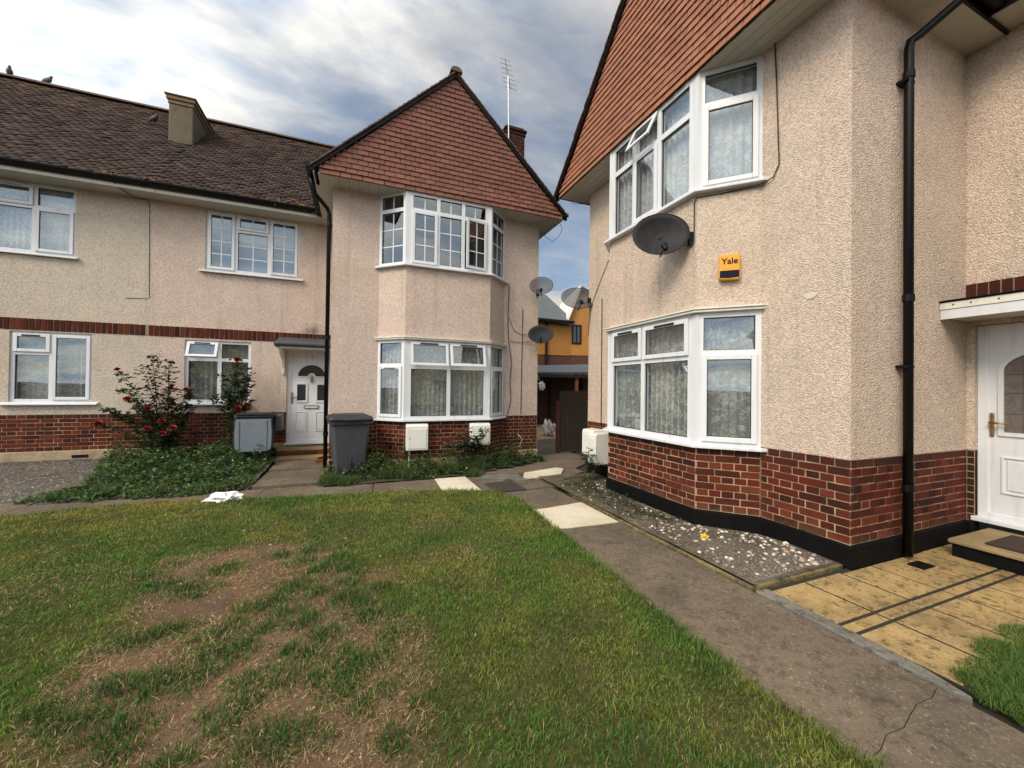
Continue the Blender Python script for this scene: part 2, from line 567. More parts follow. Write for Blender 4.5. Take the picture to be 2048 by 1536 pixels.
NET_WHITE = m_curtain('net_white', 9, (.88, .90, .94), .95)
DRAPE = m_curtain('drape', 0, (.34, .29, .23), .97)
DARK_ROOM_SHEET = m_curtain('dark_room_sheet', 0, (.05, .055, .075), .98)  # dark colour stands in for the unlit room behind the upper bay
BLIND_SKY = m_curtain('blind_sky_reflection', 0, (.30, .41, .58), .99)  # blue of the mirrored sky painted into the blind

def m_leaf(name, trans=.35, rough=.5):
    m = Mat(name)
    m.nt.nodes.remove(m.b)
    c = m.attr()
    d = m.N('BsdfDiffuse'); t = m.N('BsdfTranslucent'); g = m.N('BsdfGlossy')
    g.inputs['Roughness'].default_value = rough
    m.L(c, d.inputs[0]); m.L(c, t.inputs[0])
    g.inputs[0].default_value = (.6, .62, .58, 1)
    a = m.N('MixShader'); a.inputs[0].default_value = trans
    m.L(d.outputs[0], a.inputs[1]); m.L(t.outputs[0], a.inputs[2])
    b = m.N('MixShader'); b.inputs[0].default_value = .05
    m.L(a.outputs[0], b.inputs[1]); m.L(g.outputs[0], b.inputs[2])
    m.L(b.outputs[0], m.out.inputs[0])
    return m.m
LEAF = m_leaf('leaf')
GRASS = m_leaf('grass_blade', .3, .6)
PETAL = m_plain('rose_red', (.30, .006, .009), .6, .45, 60)
STEM = m_plain('stem', (.045, .055, .022), .8, .3, 20)

def m_soil():
    m = Mat('lawn_soil')
    a = m.noise(2.2, 5, .65)
    c = m.mixc(m.maprange(a, .35, .7), (.155, .098, .060), (.098, .064, .041))
    b = m.noise(30, 5, .7)
    c = m.mixc(m.math('MULTIPLY', m.maprange(b, .5, .78), .6), c, (.28, .18, .11))
    f = m.noise(120, 4, .7)
    c = m.mixc(m.math('MULTIPLY', m.maprange(f, .55, .8), .45), c, (.07, .04, .025))
    g = m.N('Attribute'); g.attribute_name = 'tint'
    thatch = m.mixc(m.maprange(b, .35, .7), (.045, .05, .018), (.10, .085, .035))
    sp = m.N('SeparateColor'); m.L(g.outputs['Color'], sp.inputs[0])
    c = m.mixc(sp.outputs[0], c, thatch)
    m.color(c).rough(.97)
    m.bump(m.math('ADD', b, m.math('MULTIPLY', f, .5)), .9, .012)
    m.set(Specular_IOR_Level=.1)
    return m.m
SOIL = m_soil()
def m_concrete(name, c0, c1, agg=.5, speck=(.42, .36, .29), sc=1., mott=0.):
    m = Mat(name)
    a = m.noise(1.4 * sc, 5, .65)
    c = m.mixc(m.maprange(a, .34, .68), c0, c1)
    b = m.noise(75, 3, .75)
    c = m.mixc(m.math('MULTIPLY', m.maprange(b, .55, .72), agg), c, speck)
    d = m.noise(48, 3, .7)
    c = m.mixc(m.math('MULTIPLY', m.maprange(d, .56, .75), agg), c, tuple(k * .35 for k in c0))
    e = m.noise(5, 4, .7)
    c = m.mixc(m.math('MULTIPLY', m.maprange(e, .55, .75), .45), c, tuple(k * .5 for k in c1))
    if mott:
        k = m.noise(17, 5, .75)
        c = m.mixc(m.math('MULTIPLY', m.maprange(k, .50, .64), mott), c, tuple(v * .22 for v in c1))
        k2 = m.noise(2.6, 4, .7)
        c = m.mixc(m.math('MULTIPLY', m.maprange(k2, .52, .68), mott * .6), c, tuple(v * .35 for v in c1))
    m.color(c).rough(.93)
    m.bump(m.math('ADD', b, d), .75, .006)
    m.set(Specular_IOR_Level=.2)
    return m.m
PATH = m_concrete('path_concrete', (.158, .124, .088), (.10, .080, .060), .8, (.36, .30, .24), 1., .4)
PATH_GREY = m_concrete('kerb_concrete', (.19, .175, .15), (.12, .115, .10), .6, (.34, .31, .27), 2., .6)
PALE = m_concrete('pale_concrete', (.62, .57, .45), (.50, .44, .32), .18, (.7, .66, .55))
SLAB = m_concrete('slab_yellow', (.40, .28, .12), (.27, .19, .09), .85, (.55, .40, .18), 3., .75)
KERB = m_concrete('kerb_mossy', (.22, .17, .085), (.10, .09, .045), .55, (.3, .25, .14), 4., .7)
GRAVEL = m_concrete('gravel_floor', (.135, .11, .08), (.07, .06, .046), .8, (.26, .22, .17), 2., .5)
TARMAC = m_concrete('tarmac', (.075, .07, .065), (.05, .05, .048), .5, (.2, .19, .17))
JOINT = m_plain('joint_soil', (.022, .019, .012), .95, .4, 12)
STEP = m_concrete('step_concrete', (.34, .25, .13), (.22, .165, .09), .4)
PEB = [m_plain('pebble_%d' % i, c, .75, .25, 30, .3, 60) for i, c in enumerate([(.55, .50, .42), (.36, .25, .18), (.26, .25, .24), (.66, .62, .55), (.40, .34, .27)])]
ORANGE = m_plain('orange_cladding', (.38, .165, .030), .7, .15, 2)
SLATE = m_plain('slate_roof', (.075, .092, .095), .6, .2, 2)
FENCE = m_plain('red_timber', (.06, .018, .011), .8, .5, 9, .4, 30)
POST = m_plain('orange_post', (.30, .10, .03), .8, .3, 9)
PIGEON = m_plain('pigeon_grey', (.16, .165, .185), .7, .4, 30)
PIGEON_D = m_plain('pigeon_dark', (.06, .06, .07), .7, .3, 30)
PLASTIC_W = m_plain('white_bag', (.78, .78, .76), .45, .1)
MAT_BROWN = m_plain('doormat', (.04, .022, .015), .98, .4, 60, .8, 90)
CHIM = m_concrete('chimney_render', (.15, .125, .09), (.095, .082, .06), .5, (.3, .22, .13))
CHIM_CAP = m_concrete('chimney_cap', (.22, .155, .095), (.15, .11, .07), .3, (.4, .27, .16))
STRAWNEST = m_plain('dry_moss', (.40, .25, .08), .95, .4, 40)
TOY = m_plain('pink_toy', (.62, .42, .50), .5, .2)
CREAM_FAR = m_plain('cream_paint', (.80, .64, .34), .85, .12, 1.5)
WHITE_FAR = m_plain('white_paint', (.76, .74, .68), .7, .1)
GLASS_FAR = m_plain('dark_glass', (.03, .035, .04), .1, .1)
NET_DIM = m_curtain('net_dim', 8, (.70, .70, .66), .6)
# ------------------------------------------------------------------ house pieces
ZB, ZS, ZUB, ZLT, ZLB = .96, 4.79, 3.555, 2.29, .95      # brick top, soffit, bay window heights
PLZ = .283
WW = 3.78                                                  # wing width
BAY = (.74, 1.15, 2.64, 3.05)
MD = -1.84                                                 # main range set back behind the wing front
CAMP = Vector((0, 0, 1.5))

def window(fr, a0, a1, z0, z1, lights, parent, sill=(.05, .09), pvc=None, b=0., head=False):
    """lights: (a_lo, a_hi, z_lo, z_hi, kind, nx, ny, vent, angle); kind F fixed, S sash, T top hung open, O side hung open"""
    pvc = pvc or PVC
    m = MB(fr)
    bd = .032
    for (al, ah, zl, zh, *_r) in lights:
        ia = al + bd + (.018 if abs(al - a0) < .01 else 0); ja = ah - bd - (.018 if abs(ah - a1) < .01 else 0)
        iz = zl + bd + (.018 if abs(zl - z0) < .01 else 0); jz = zh - bd - (.018 if abs(zh - z1) < .01 else 0)
        m.box(al, ia, b - .06, b, zl, zh); m.box(ja, ah, b - .06, b, zl, zh)
        m.box(ia, ja, b - .06, b, zl, iz); m.box(ia, ja, b - .06, b, jz, zh)
    w = m.build('window', pvc, parent)
    for (al, ah, zl, zh, kind, nx, ny, vent, ang) in lights:
        ia = al + bd + (.018 if abs(al - a0) < .01 else 0); ja = ah - bd - (.018 if abs(ah - a1) < .01 else 0)
        iz = zl + bd + (.018 if abs(zl - z0) < .01 else 0); jz = zh - bd - (.018 if abs(zh - z1) < .01 else 0)
        xf = None
        if kind == 'F':
            p0, p1, q0, q1, pb = ia, ja, iz, jz, b - .03
            g = MB(fr)
            t = .007
            g.box(p0, p0 + t, pb - .001, pb + .012, q0, q1); g.box(p1 - t, p1, pb - .001, pb + .012, q0, q1)
            g.box(p0 + t, p1 - t, pb - .001, pb + .012, q0, q0 + t); g.box(p0 + t, p1 - t, pb - .001, pb + .012, q1 - t, q1)
            g.build('gasket', GASKET, w)
        else:
            sa, sb_, sz, tz = ia - .016, ja + .016, iz - .016, jz + .016
            sw = .05
            if kind == 'T':
                ca, sn = math.cos(R(ang)), math.sin(R(ang))
                xf = lambda A, B, Z, tz=tz, ca=ca, sn=sn: (A, b + (B - b) * ca + (tz - Z) * sn, tz - (tz - Z) * ca + (B - b) * sn)
            elif kind == 'O':
                h = sb_ if ang > 0 else sa
                ca, sn = math.cos(R(abs(ang))), math.sin(R(abs(ang)))
                sg = 1 if ang > 0 else -1
                xf = lambda A, B, Z, h=h, ca=ca, sn=sn, sg=sg: (h + (A - h) * ca + (B - b) * sn * sg, b + (B - b) * ca - (A - h) * sn * sg, Z)
            s = MB(fr); s.xf = xf
            lo, hi = b + .002, b + .024
            s.box(sa, sa + sw, lo, hi, sz, tz); s.box(sb_ - sw, sb_, lo, hi, sz, tz)
            s.box(sa + sw, sb_ - sw, lo, hi, sz, sz + sw); s.box(sa + sw, sb_ - sw, lo, hi, tz - sw, tz)
            so_ = s.build('sash', pvc, w, bevel=.005)
            p0, p1, q0, q1, pb = sa + sw, sb_ - sw, sz + sw, tz - sw, b + .008
            g = MB(fr); g.xf = xf
            t = .006
            g.box(p0, p0 + t, pb - .001, pb + .006, q0, q1); g.box(p1 - t, p1, pb - .001, pb + .006, q0, q1)
            g.box(p0 + t, p1 - t, pb - .001, pb + .006, q0, q0 + t); g.box(p0 + t, p1 - t, pb - .001, pb + .006, q1 - t, q1)
            g.build('gasket', GASKET, w)
        pn = MB(fr); pn.xf = xf
        pn.quad((p1, pb, q0), (p0, pb, q0), (p0, pb, q1), (p1, pb, q1))
        pn.build('pane', GLASS, w)
        bt = .009
        for k in range(1, nx):
            x = p0 + (p1 - p0) * k / nx
            g = MB(fr); g.xf = xf; g.box(x - bt, x + bt, pb + .001, pb + .005, q0, q1); g.build('glazing_bar', pvc, w)
        for k in range(1, ny):
            x = q0 + (q1 - q0) * k / ny
            g = MB(fr); g.xf = xf; g.box(p0, p1, pb + .0015, pb + .0055, x - bt, x + bt); g.build('glazing_bar', pvc, w)
        if vent:
            c = (al + ah) / 2; hw = min(.15, (ah - al) * .22)
            g = MB(fr); g.xf = xf
            zt = zh - .045 if kind == 'F' else tz - .028
            bb = b if kind == 'F' else b + .024
            g.box(c - hw, c + hw, bb, bb + .012, zt - .011, zt + .011)
            g.build('trickle_vent', GASKET if vent == 2 else pvc, w)
            g = MB(fr); g.xf = xf
            g.box(c - hw * .93, c + hw * .93, bb + .012, bb + .0135, zt - .009, zt - .002); g.build('vent_slot', GASKET, w)
    if sill:
        e, d = sill
        s = MB(fr)
        s.prism([(b - .06, z0 + .001), (b - .06, z0 - .035), (b + d, z0 - .05), (b + d, z0 - .028), (b + .02, z0 + .001)], 'a', a0 - e, a1 + e)
        s.build('sill', pvc, w, bevel=.004)
    return w

def room(fr, poly, z0, z1, parent, name='room_interior'):
    """dark room behind a window: walls, floor and ceiling, open to the front edge poly[0]-poly[-1]"""
    m = MB(fr)
    n = len(poly)
    fl = [m.pt(p[0], p[1], z0) for p in poly]; ce = [m.pt(p[0], p[1], z1) for p in poly]
    m.f.append(tuple(fl)); m.f.append(tuple(ce)); m.mi += [0, 0]
    for k in range(n - 1):
        m.f.append((fl[k], fl[k + 1], ce[k + 1], ce[k])); m.mi.append(0)
    return m.build(name, DARKROOM, parent)

def curtain(name, label, fr, path, z0, z1, mat, amp=.028, wl=.085, scallop=.0, b_off=0, gather=None, seed=0):
    """hanging folded cloth along a path of (a,b)"""
    rnd = random.Random(seed)
    pts = [Vector((p[0], p[1])) for p in path]
    segs = []
    for A, B in zip(pts, pts[1:]):
        L = (B - A).length; n = max(6, int(L / .012))
        d = (B - A) / L; nn = Vector((-d.y, d.x))
        for k in range(n + (1 if B is pts[-1] else 0)):
            segs.append((A + d * (L * k / n), nn))
    m = MB(fr)
    rows = 5
    ph = rnd.uniform(0, 6); idx = []
    s = 0
    for k, (P, nn) in enumerate(segs):
        if k: s += (P - segs[k - 1][0]).length
        f = math.sin(s / wl * 6.283 + ph + 1.3 * math.sin(s * 5 + ph)) * amp * (.7 + .5 * math.sin(s * 3.1 + ph * 2))
        col = []
        for r in range(rows):
            t = r / (rows - 1)
            zz = z0 + (z1 - z0) * t + (scallop * abs(math.sin(s / .12 * 3.14)) if r == 0 else 0)
            q = P + nn * f * (1 - .35 * t)
            if gather: q.x += gather * (1 - t) * (1 - t) * math.sin(min(1, s / .5) * 1.5)
            col.append(m.pt(q.x, q.y + b_off, zz))
        idx.append(col)
    for A, B in zip(idx, idx[1:]):
        for r in range(rows - 1):
            m.f.append((A[r], B[r], B[r + 1], A[r + 1])); m.mi.append(0)
    o = m.build(name, mat, smooth=True)
    return tag(o, label, 'curtain')

def wall_rects(m, a0, a1, z0, z1, holes, b=0., reveal=.1):
    """flat wall in the (a,z) plane with rectangular holes and their reveals"""
    A = sorted({a0, a1, *[h[0] for h in holes], *[h[1] for h in holes]})
    Z = sorted({z0, z1, *[h[2] for h in holes], *[h[3] for h in holes]})
    A = [x for x in A if a0 <= x <= a1]; Z = [x for x in Z if z0 <= x <= z1]
    for x0, x1 in zip(A, A[1:]):
        for y0, y1 in zip(Z, Z[1:]):
            cx, cy = (x0 + x1) / 2, (y0 + y1) / 2
            if any(h[0] < cx < h[1] and h[2] < cy < h[3] for h in holes): continue
            m.quad((x1, b, y0), (x0, b, y0), (x0, b, y1), (x1, b, y1))
    for h in holes:
        l, r, lo, hi = h
        lo = max(lo, z0); hi = min(hi, z1)
        c = b - reveal
        m.quad((l, c, lo), (l, b, lo), (l, b, hi), (l, c, hi)); m.quad((r, b, lo), (r, c, lo), (r, c, hi), (r, b, hi))
        m.quad((l, b, hi), (r, b, hi), (r, c, hi), (l, c, hi))
        if h[2] > z0: m.quad((l, c, lo), (r, c, lo), (r, b, lo), (l, b, lo))

BR_S = [box_mesh('brick', .214, .06, .064, BRICK, .004, .003, k) for k in range(4)]
BR_H = [box_mesh('brick', .102, .06, .064, BRICK, .004, .002, k + 9) for k in range(4)]
BR_SS = [box_mesh('brick', .214, .06, .064, BRICK_SOOT_SHADE, .004, .003, k + 60) for k in range(3)]
BR_HS = [box_mesh('brick', .102, .06, .064, BRICK_SOOT_SHADE, .004, .003, k + 70) for k in range(3)]
BR_V = [box_mesh('brick', .065, .05, .186, BRICK, .004, .002, k + 20) for k in range(3)]

def brick_facet(fr, L, z0, z1, pool, start=0, gaps=()):
    """list bricks (matrix, mesh) of English bond on a facet face (b = 0 is the brick face)"""
    ang = math.atan2(fr.d.y, fr.d.x)
    n = int(round((z1 - z0) / .0675)); cz = (z1 - z0) / n
    for r in range(n):
        z = z0 + cz * (r + .5)
        head = (r + start) % 2 == 0
        pitch = .1125 if head else .225
        x = -.056 if not head else 0.
        while x < L - .02:
            w = pitch
            lo, hi = max(x, 0), min(x + w, L)
            x += w
            if hi - lo < .03: continue
            c = (lo + hi) / 2
            if any(g0 - .01 < c < g1 + .01 for g0, g1 in gaps): continue
            full = hi - lo > pitch - .001
            me = random.choice((BR_HS if head else BR_SS) if r == n - 1 and random.random() < .8 else (BR_H if head else BR_S))
            sx = (hi - lo - .010) / (.102 if head else .214)
            sz = (cz - .0095) / .064
            P = fr.p(c, -.030 + random.uniform(-.003, .003), z)
            M = Matrix.Translation(P) @ Matrix.Rotation(ang + random.uniform(-.006, .006), 4, 'Z') @ Matrix.Rotation(random.uniform(-.006, .006), 4, 'Y') @ Matrix.Diagonal((sx, 1, sz, 1))
            pool.append((M, me))

def place_pieces(pool, name, parent, limit=300, rest_mat=None):
    pool.sort(key=lambda t: (t[0].translation - CAMP).length)
    for M, me in pool[:limit]:
        inst(name, me, parent, M)
    if len(pool) > limit:
        V = []; F = []; n = 0
        for M, me in pool[limit:]:
            for v in me.vertices: V.append(tuple(M @ v.co))
            for p in me.polygons: F.append(tuple(i + n for i in p.vertices))
            n = len(V)
        me = bpy.data.meshes.new('hidden_' + name + 'work'); me.from_pydata(V, [], F)
        me.materials.append(rest_mat or pool[0][1].materials[0])
        o = bpy.data.objects.new('remaining_' + name + 'work', me)
        link(o, parent); tag(o, kind='stuff')

def facets(fr, path):
    out = []
    for A, B in zip(path, path[1:]):
        out.append(fr.sub(A, B))
    return out

def roof_tiles(name, fr, a0, a1, e, r, parent, gauge=.1, width=.165, seed=1, skip=None, kind='stuff'):
    """rows of plain tiles from the eave e=(b,z) to the ridge r=(b,z), as one part"""
    rng = np.random.default_rng(seed)
    e = np.array(e); r = np.array(r); sl = np.linalg.norm(r - e); u = (r - e) / sl       # along slope (b,z)
    nrm = np.array([-u[1], u[0]]) if (-u[1]) * (e[0] - r[0]) < 0 else np.array([u[1], -u[0]])
    if nrm[1] < 0: nrm = -nrm
    rows = int(sl / gauge)
    P = []
    for k in range(rows + 1):
        xs = np.arange(a0 + (width / 2 if k % 2 else 0), a1 - width * .4, width)
        t = np.full(xs.shape, k * gauge)
        P.append(np.stack([xs, t], 1))
    P = np.concatenate(P)
    if skip is not None:
        P = P[~skip(P[:, 0], e[0] + u[0] * P[:, 1])]
    n = len(P)
    w = width - .006
    L = gauge * 1.5
    lift = rng.uniform(.018, .034, (n, 1)); sag = rng.normal(0, .004, (n, 2)); dx = rng.normal(0, .003, n)
    bow = rng.normal(0, .006, n)
    V = np.zeros((n, 8, 3))   # (a, along, off)
    for c, (fx, fl, off) in enumerate([(0, 0, 'lo'), (1, 0, 'lo'), (1, 1, 'hi'), (0, 1, 'hi')]):
        x = P[:, 0] + dx + fx * w; l = P[:, 1] + fl * L + bow * (1 - fl)
        o = (lift[:, 0] + sag[:, fx]) if off == 'lo' else np.full(n, .006)
        V[:, c] = np.stack([x, l, o], 1)
        V[:, c + 4] = np.stack([x, l, o - .014], 1)
    A = V[..., 0]; b = e[0] + u[0] * V[..., 1] + nrm[0] * V[..., 2]; z = e[1] + u[1] * V[..., 1] + nrm[1] * V[..., 2]
    O = np.array(fr.O); d = np.array(fr.d); nn = np.array(fr.n)
    X = O + A[..., None] * d + b[..., None] * nn; X[..., 2] += z
    q = np.array([[0, 1, 2, 3], [0, 4, 5, 1], [1, 5, 6, 2], [3, 7, 4, 0]])
    if fr.flip: q = q[:, ::-1]
    F = (np.arange(n)[:, None, None] * 8 + q[None]).reshape(-1)
    base = np.array([[.048, .028, .023], [.042, .025, .021], [.058, .034, .027], [.032, .021, .018], [.045, .028, .024], [.066, .037, .027], [.027, .018, .016]])
    col = base[rng.integers(0, len(base), n)] * rng.uniform(.75, 1.2, (n, 1))
    o = np_mesh(name, X.reshape(-1, 3), F, np.full(n * 4, 4), ROOF, parent, np.repeat(col, 8, 0))
    return tag(o, kind=kind)

def slab(m, pts, th):
    """thick sheet from a 3D quad (a,b,z), thickness downwards"""
    T = [m.pt(*p) for p in pts]; B = [m.pt(p[0], p[1], p[2] - th) for p in pts]
    n = len(pts)
    m.face(T); m.face(list(reversed(B)))
    for k in range(n): m.face([T[(k + 1) % n], T[k], B[k], B[(k + 1) % n]])

def gable(fr, vb, H, tm):
    """tile-hung gable with verge, ridge and the two roof slopes of the wing"""
    ax = 1.94; S = .95; aL, aR, zE = -.25, 4.13, 4.905
    def lim(z, inset):
        """left and right tile limits at height z"""
        k = (z - zE) / S
        return max(aL + k + inset, aL + .07), min(aR - k - inset, aR - .07)
    zt = zE + S * (ax - aL)
    g = MB(fr)
    g.prism([(aL + .06, ZS + .015), (aR - .06, ZS + .015), (aR - .06, zE - .02), (ax, zt - .06), (aL + .06, zE - .02)], 'b', vb - .12, vb)
    bk = g.build('gable', WOODDARK, H, recalc=True)
    ang = math.atan2(fr.n.y, fr.n.x) + math.pi / 2
    tw, th, gauge = .1655, .118, .0845
    base = [box_mesh('tile', tw - .008, .015, th, tm, .002, .0015, 40 + k) for k in range(3)]
    tilt = math.atan2(.024, th)
    pool = []; custom = []
    z = ZS - .002; r = 0
    while z < zt - .1:
        lo, hi = lim(z + gauge * .5, .085)
        x = ax - math.ceil((ax - lo) / tw) * tw - (tw / 2 if r % 2 else 0)
        kick = .02 if r < 2 else .009 if r == 2 else 0
        while x < hi:
            c0, c1 = x, x + tw
            x += tw
            L0, L1 = lim(z, .06); U0, U1 = lim(z + gauge + .01, .06)
            if c1 < L0 + .03 or c0 > L1 - .03: continue
            if c0 >= U0 and c1 <= U1:
                P = fr.p((c0 + c1) / 2 + random.uniform(-.0015, .0015), vb + .012 + kick * .5 + random.uniform(0, .003), z + th / 2 + random.uniform(-.0015, .0015))
                M = Matrix.Translation(P) @ Matrix.Rotation(ang, 4, 'Z') @ Matrix.Rotation(-tilt - (kick * 4), 4, 'X') @ Matrix.Rotation(random.uniform(-.008, .008), 4, 'Y')
                pool.append((M, random.choice(base)))
            else:
                zz = z + th
                l0, l1 = max(c0 + .002, L0), min(c1 - .002, L1)
                u0, u1 = max(c0 + .002, lim(zz, .06)[0]), min(c1 - .002, lim(zz, .06)[1])
                if u1 < u0 + .004: u0 = u1 = min(max((u0 + u1) / 2, c0 + .002), c1 - .002); 
                if l1 - l0 < .02: continue
                m = MB(fr)
                yb, yt = vb + .028 + kick, vb + .006
                q = [(l0, yb, z), (l1, yb, z), (u1, yt, zz), (u0, yt, zz)]
                A = [m.pt(*p) for p in q]; B = [m.pt(p[0], p[1] - .012, p[2]) for p in q]
                m.face(list(reversed(A))); m.face(B)
                for k in range(4): m.face([A[k], A[(k + 1) % 4], B[(k + 1) % 4], B[k]])
                custom.append((m, fr.p(l0, vb, z)))
        z += gauge; r += 1
    nlim = max(0, 300 - len(custom))
    for m, P in custom: m.build('tile', tm, bk)
    place_pieces(pool, 'tile', bk, nlim)
    # roof slopes
    rf = MB(fr)
    f0 = vb + .075; bb = -4.2
    slab(rf, [(aL - .02, bb, zE - .019), (aL - .02, f0 - .03, zE - .019), (ax, f0 - .03, zt), (ax, bb, zt)], .03)
    slab(rf, [(ax, bb, zt), (ax, f0 - .03, zt), (aR + .02, f0 - .03, zE - .019), (aR + .02, bb, zE - .019)], .03)
    roof = rf.build('wing_roof', ROOFPLAIN, H, recalc=True)
    # verge: undercloak strip + tile ends
    for sgn, a_e in ((1, aL - .05), (-1, aR + .05)):
        v = MB(fr)
        pts = [(a_e, zE - .115), (ax, zt - .065), (ax, zt - .02), (a_e, zE - .06)]
        v.prism(pts, 'b', vb - .02, f0 - .02); v.build('bargeboard', BLACK, roof, recalc=True)
        n = 30
        for k in range(n):
            t0 = k / n; t1 = (k + 1.25) / n
            def P(t): return (a_e + (ax - a_e) * min(t, 1.0), zE - .05 + (zt - zE + .05) * min(t, 1.0))
            p, q = P(t0), P(t1)
            v = MB(fr)
            v.prism([(p[0], p[1] + .002), (q[0], q[1] + .002), (q[0], q[1] + .016), (p[0], p[1] + .034)], 'b', f0 - .2, f0 + .012 + random.uniform(-.006, .006))
            v.build('verge_tile', ROOFPLAIN, roof, recalc=True)
    v = MB(fr)
    for k in range(10):
        f = f0 + .03 - k * .45
        ring = [(ax + .105 * math.cos(t), zt + .0 + .085 * math.sin(t)) for t in [math.pi * j / 8 for j in range(9)]]
        v = MB(fr); v.prism(ring, 'b', f - .44, f + (.012 if k else 0)); v.build('ridge_tile', ROOFPLAIN, roof, recalc=True)
    return bk

ROOFPLAIN = m_tile('roof_tile_plain', [(.10, .062, .047), (.075, .05, .04), (.13, .08, .056), (.09, .066, .05)])

def half_gutter(fr_pts_world, r=.058):
    m = MB()
    n = 9
    P = [Vector(p) for p in fr_pts_world]
    t = (P[1] - P[0]).normalized(); x = Vector((0, 0, 1)).cross(t).normalized()
    rings = []
    for rr in (r, r - .006):
        for p in P:
            ring = []
            for j in range(n):
                a = math.pi + math.pi * j / (n - 1)
                m.v.append(p + x * math.cos(a) * rr + Vector((0, 0, 1)) * math.sin(a) * rr); ring.append(len(m.v) - 1)
            rings.append(ring)
    for A, B in ((rings[0], rings[1]), (rings[3], rings[2])):
        for j in range(n - 1):
            m.f.append((A[j], B[j], B[j + 1], A[j + 1])); m.mi.append(0)
    for i0, i1 in ((0, 2), (1, 3)):
        for j in range(n - 1):
            m.f.append((rings[i0][j], rings[i0][j + 1], rings[i1][j + 1], rings[i1][j])); m.mi.append(0)
    return m

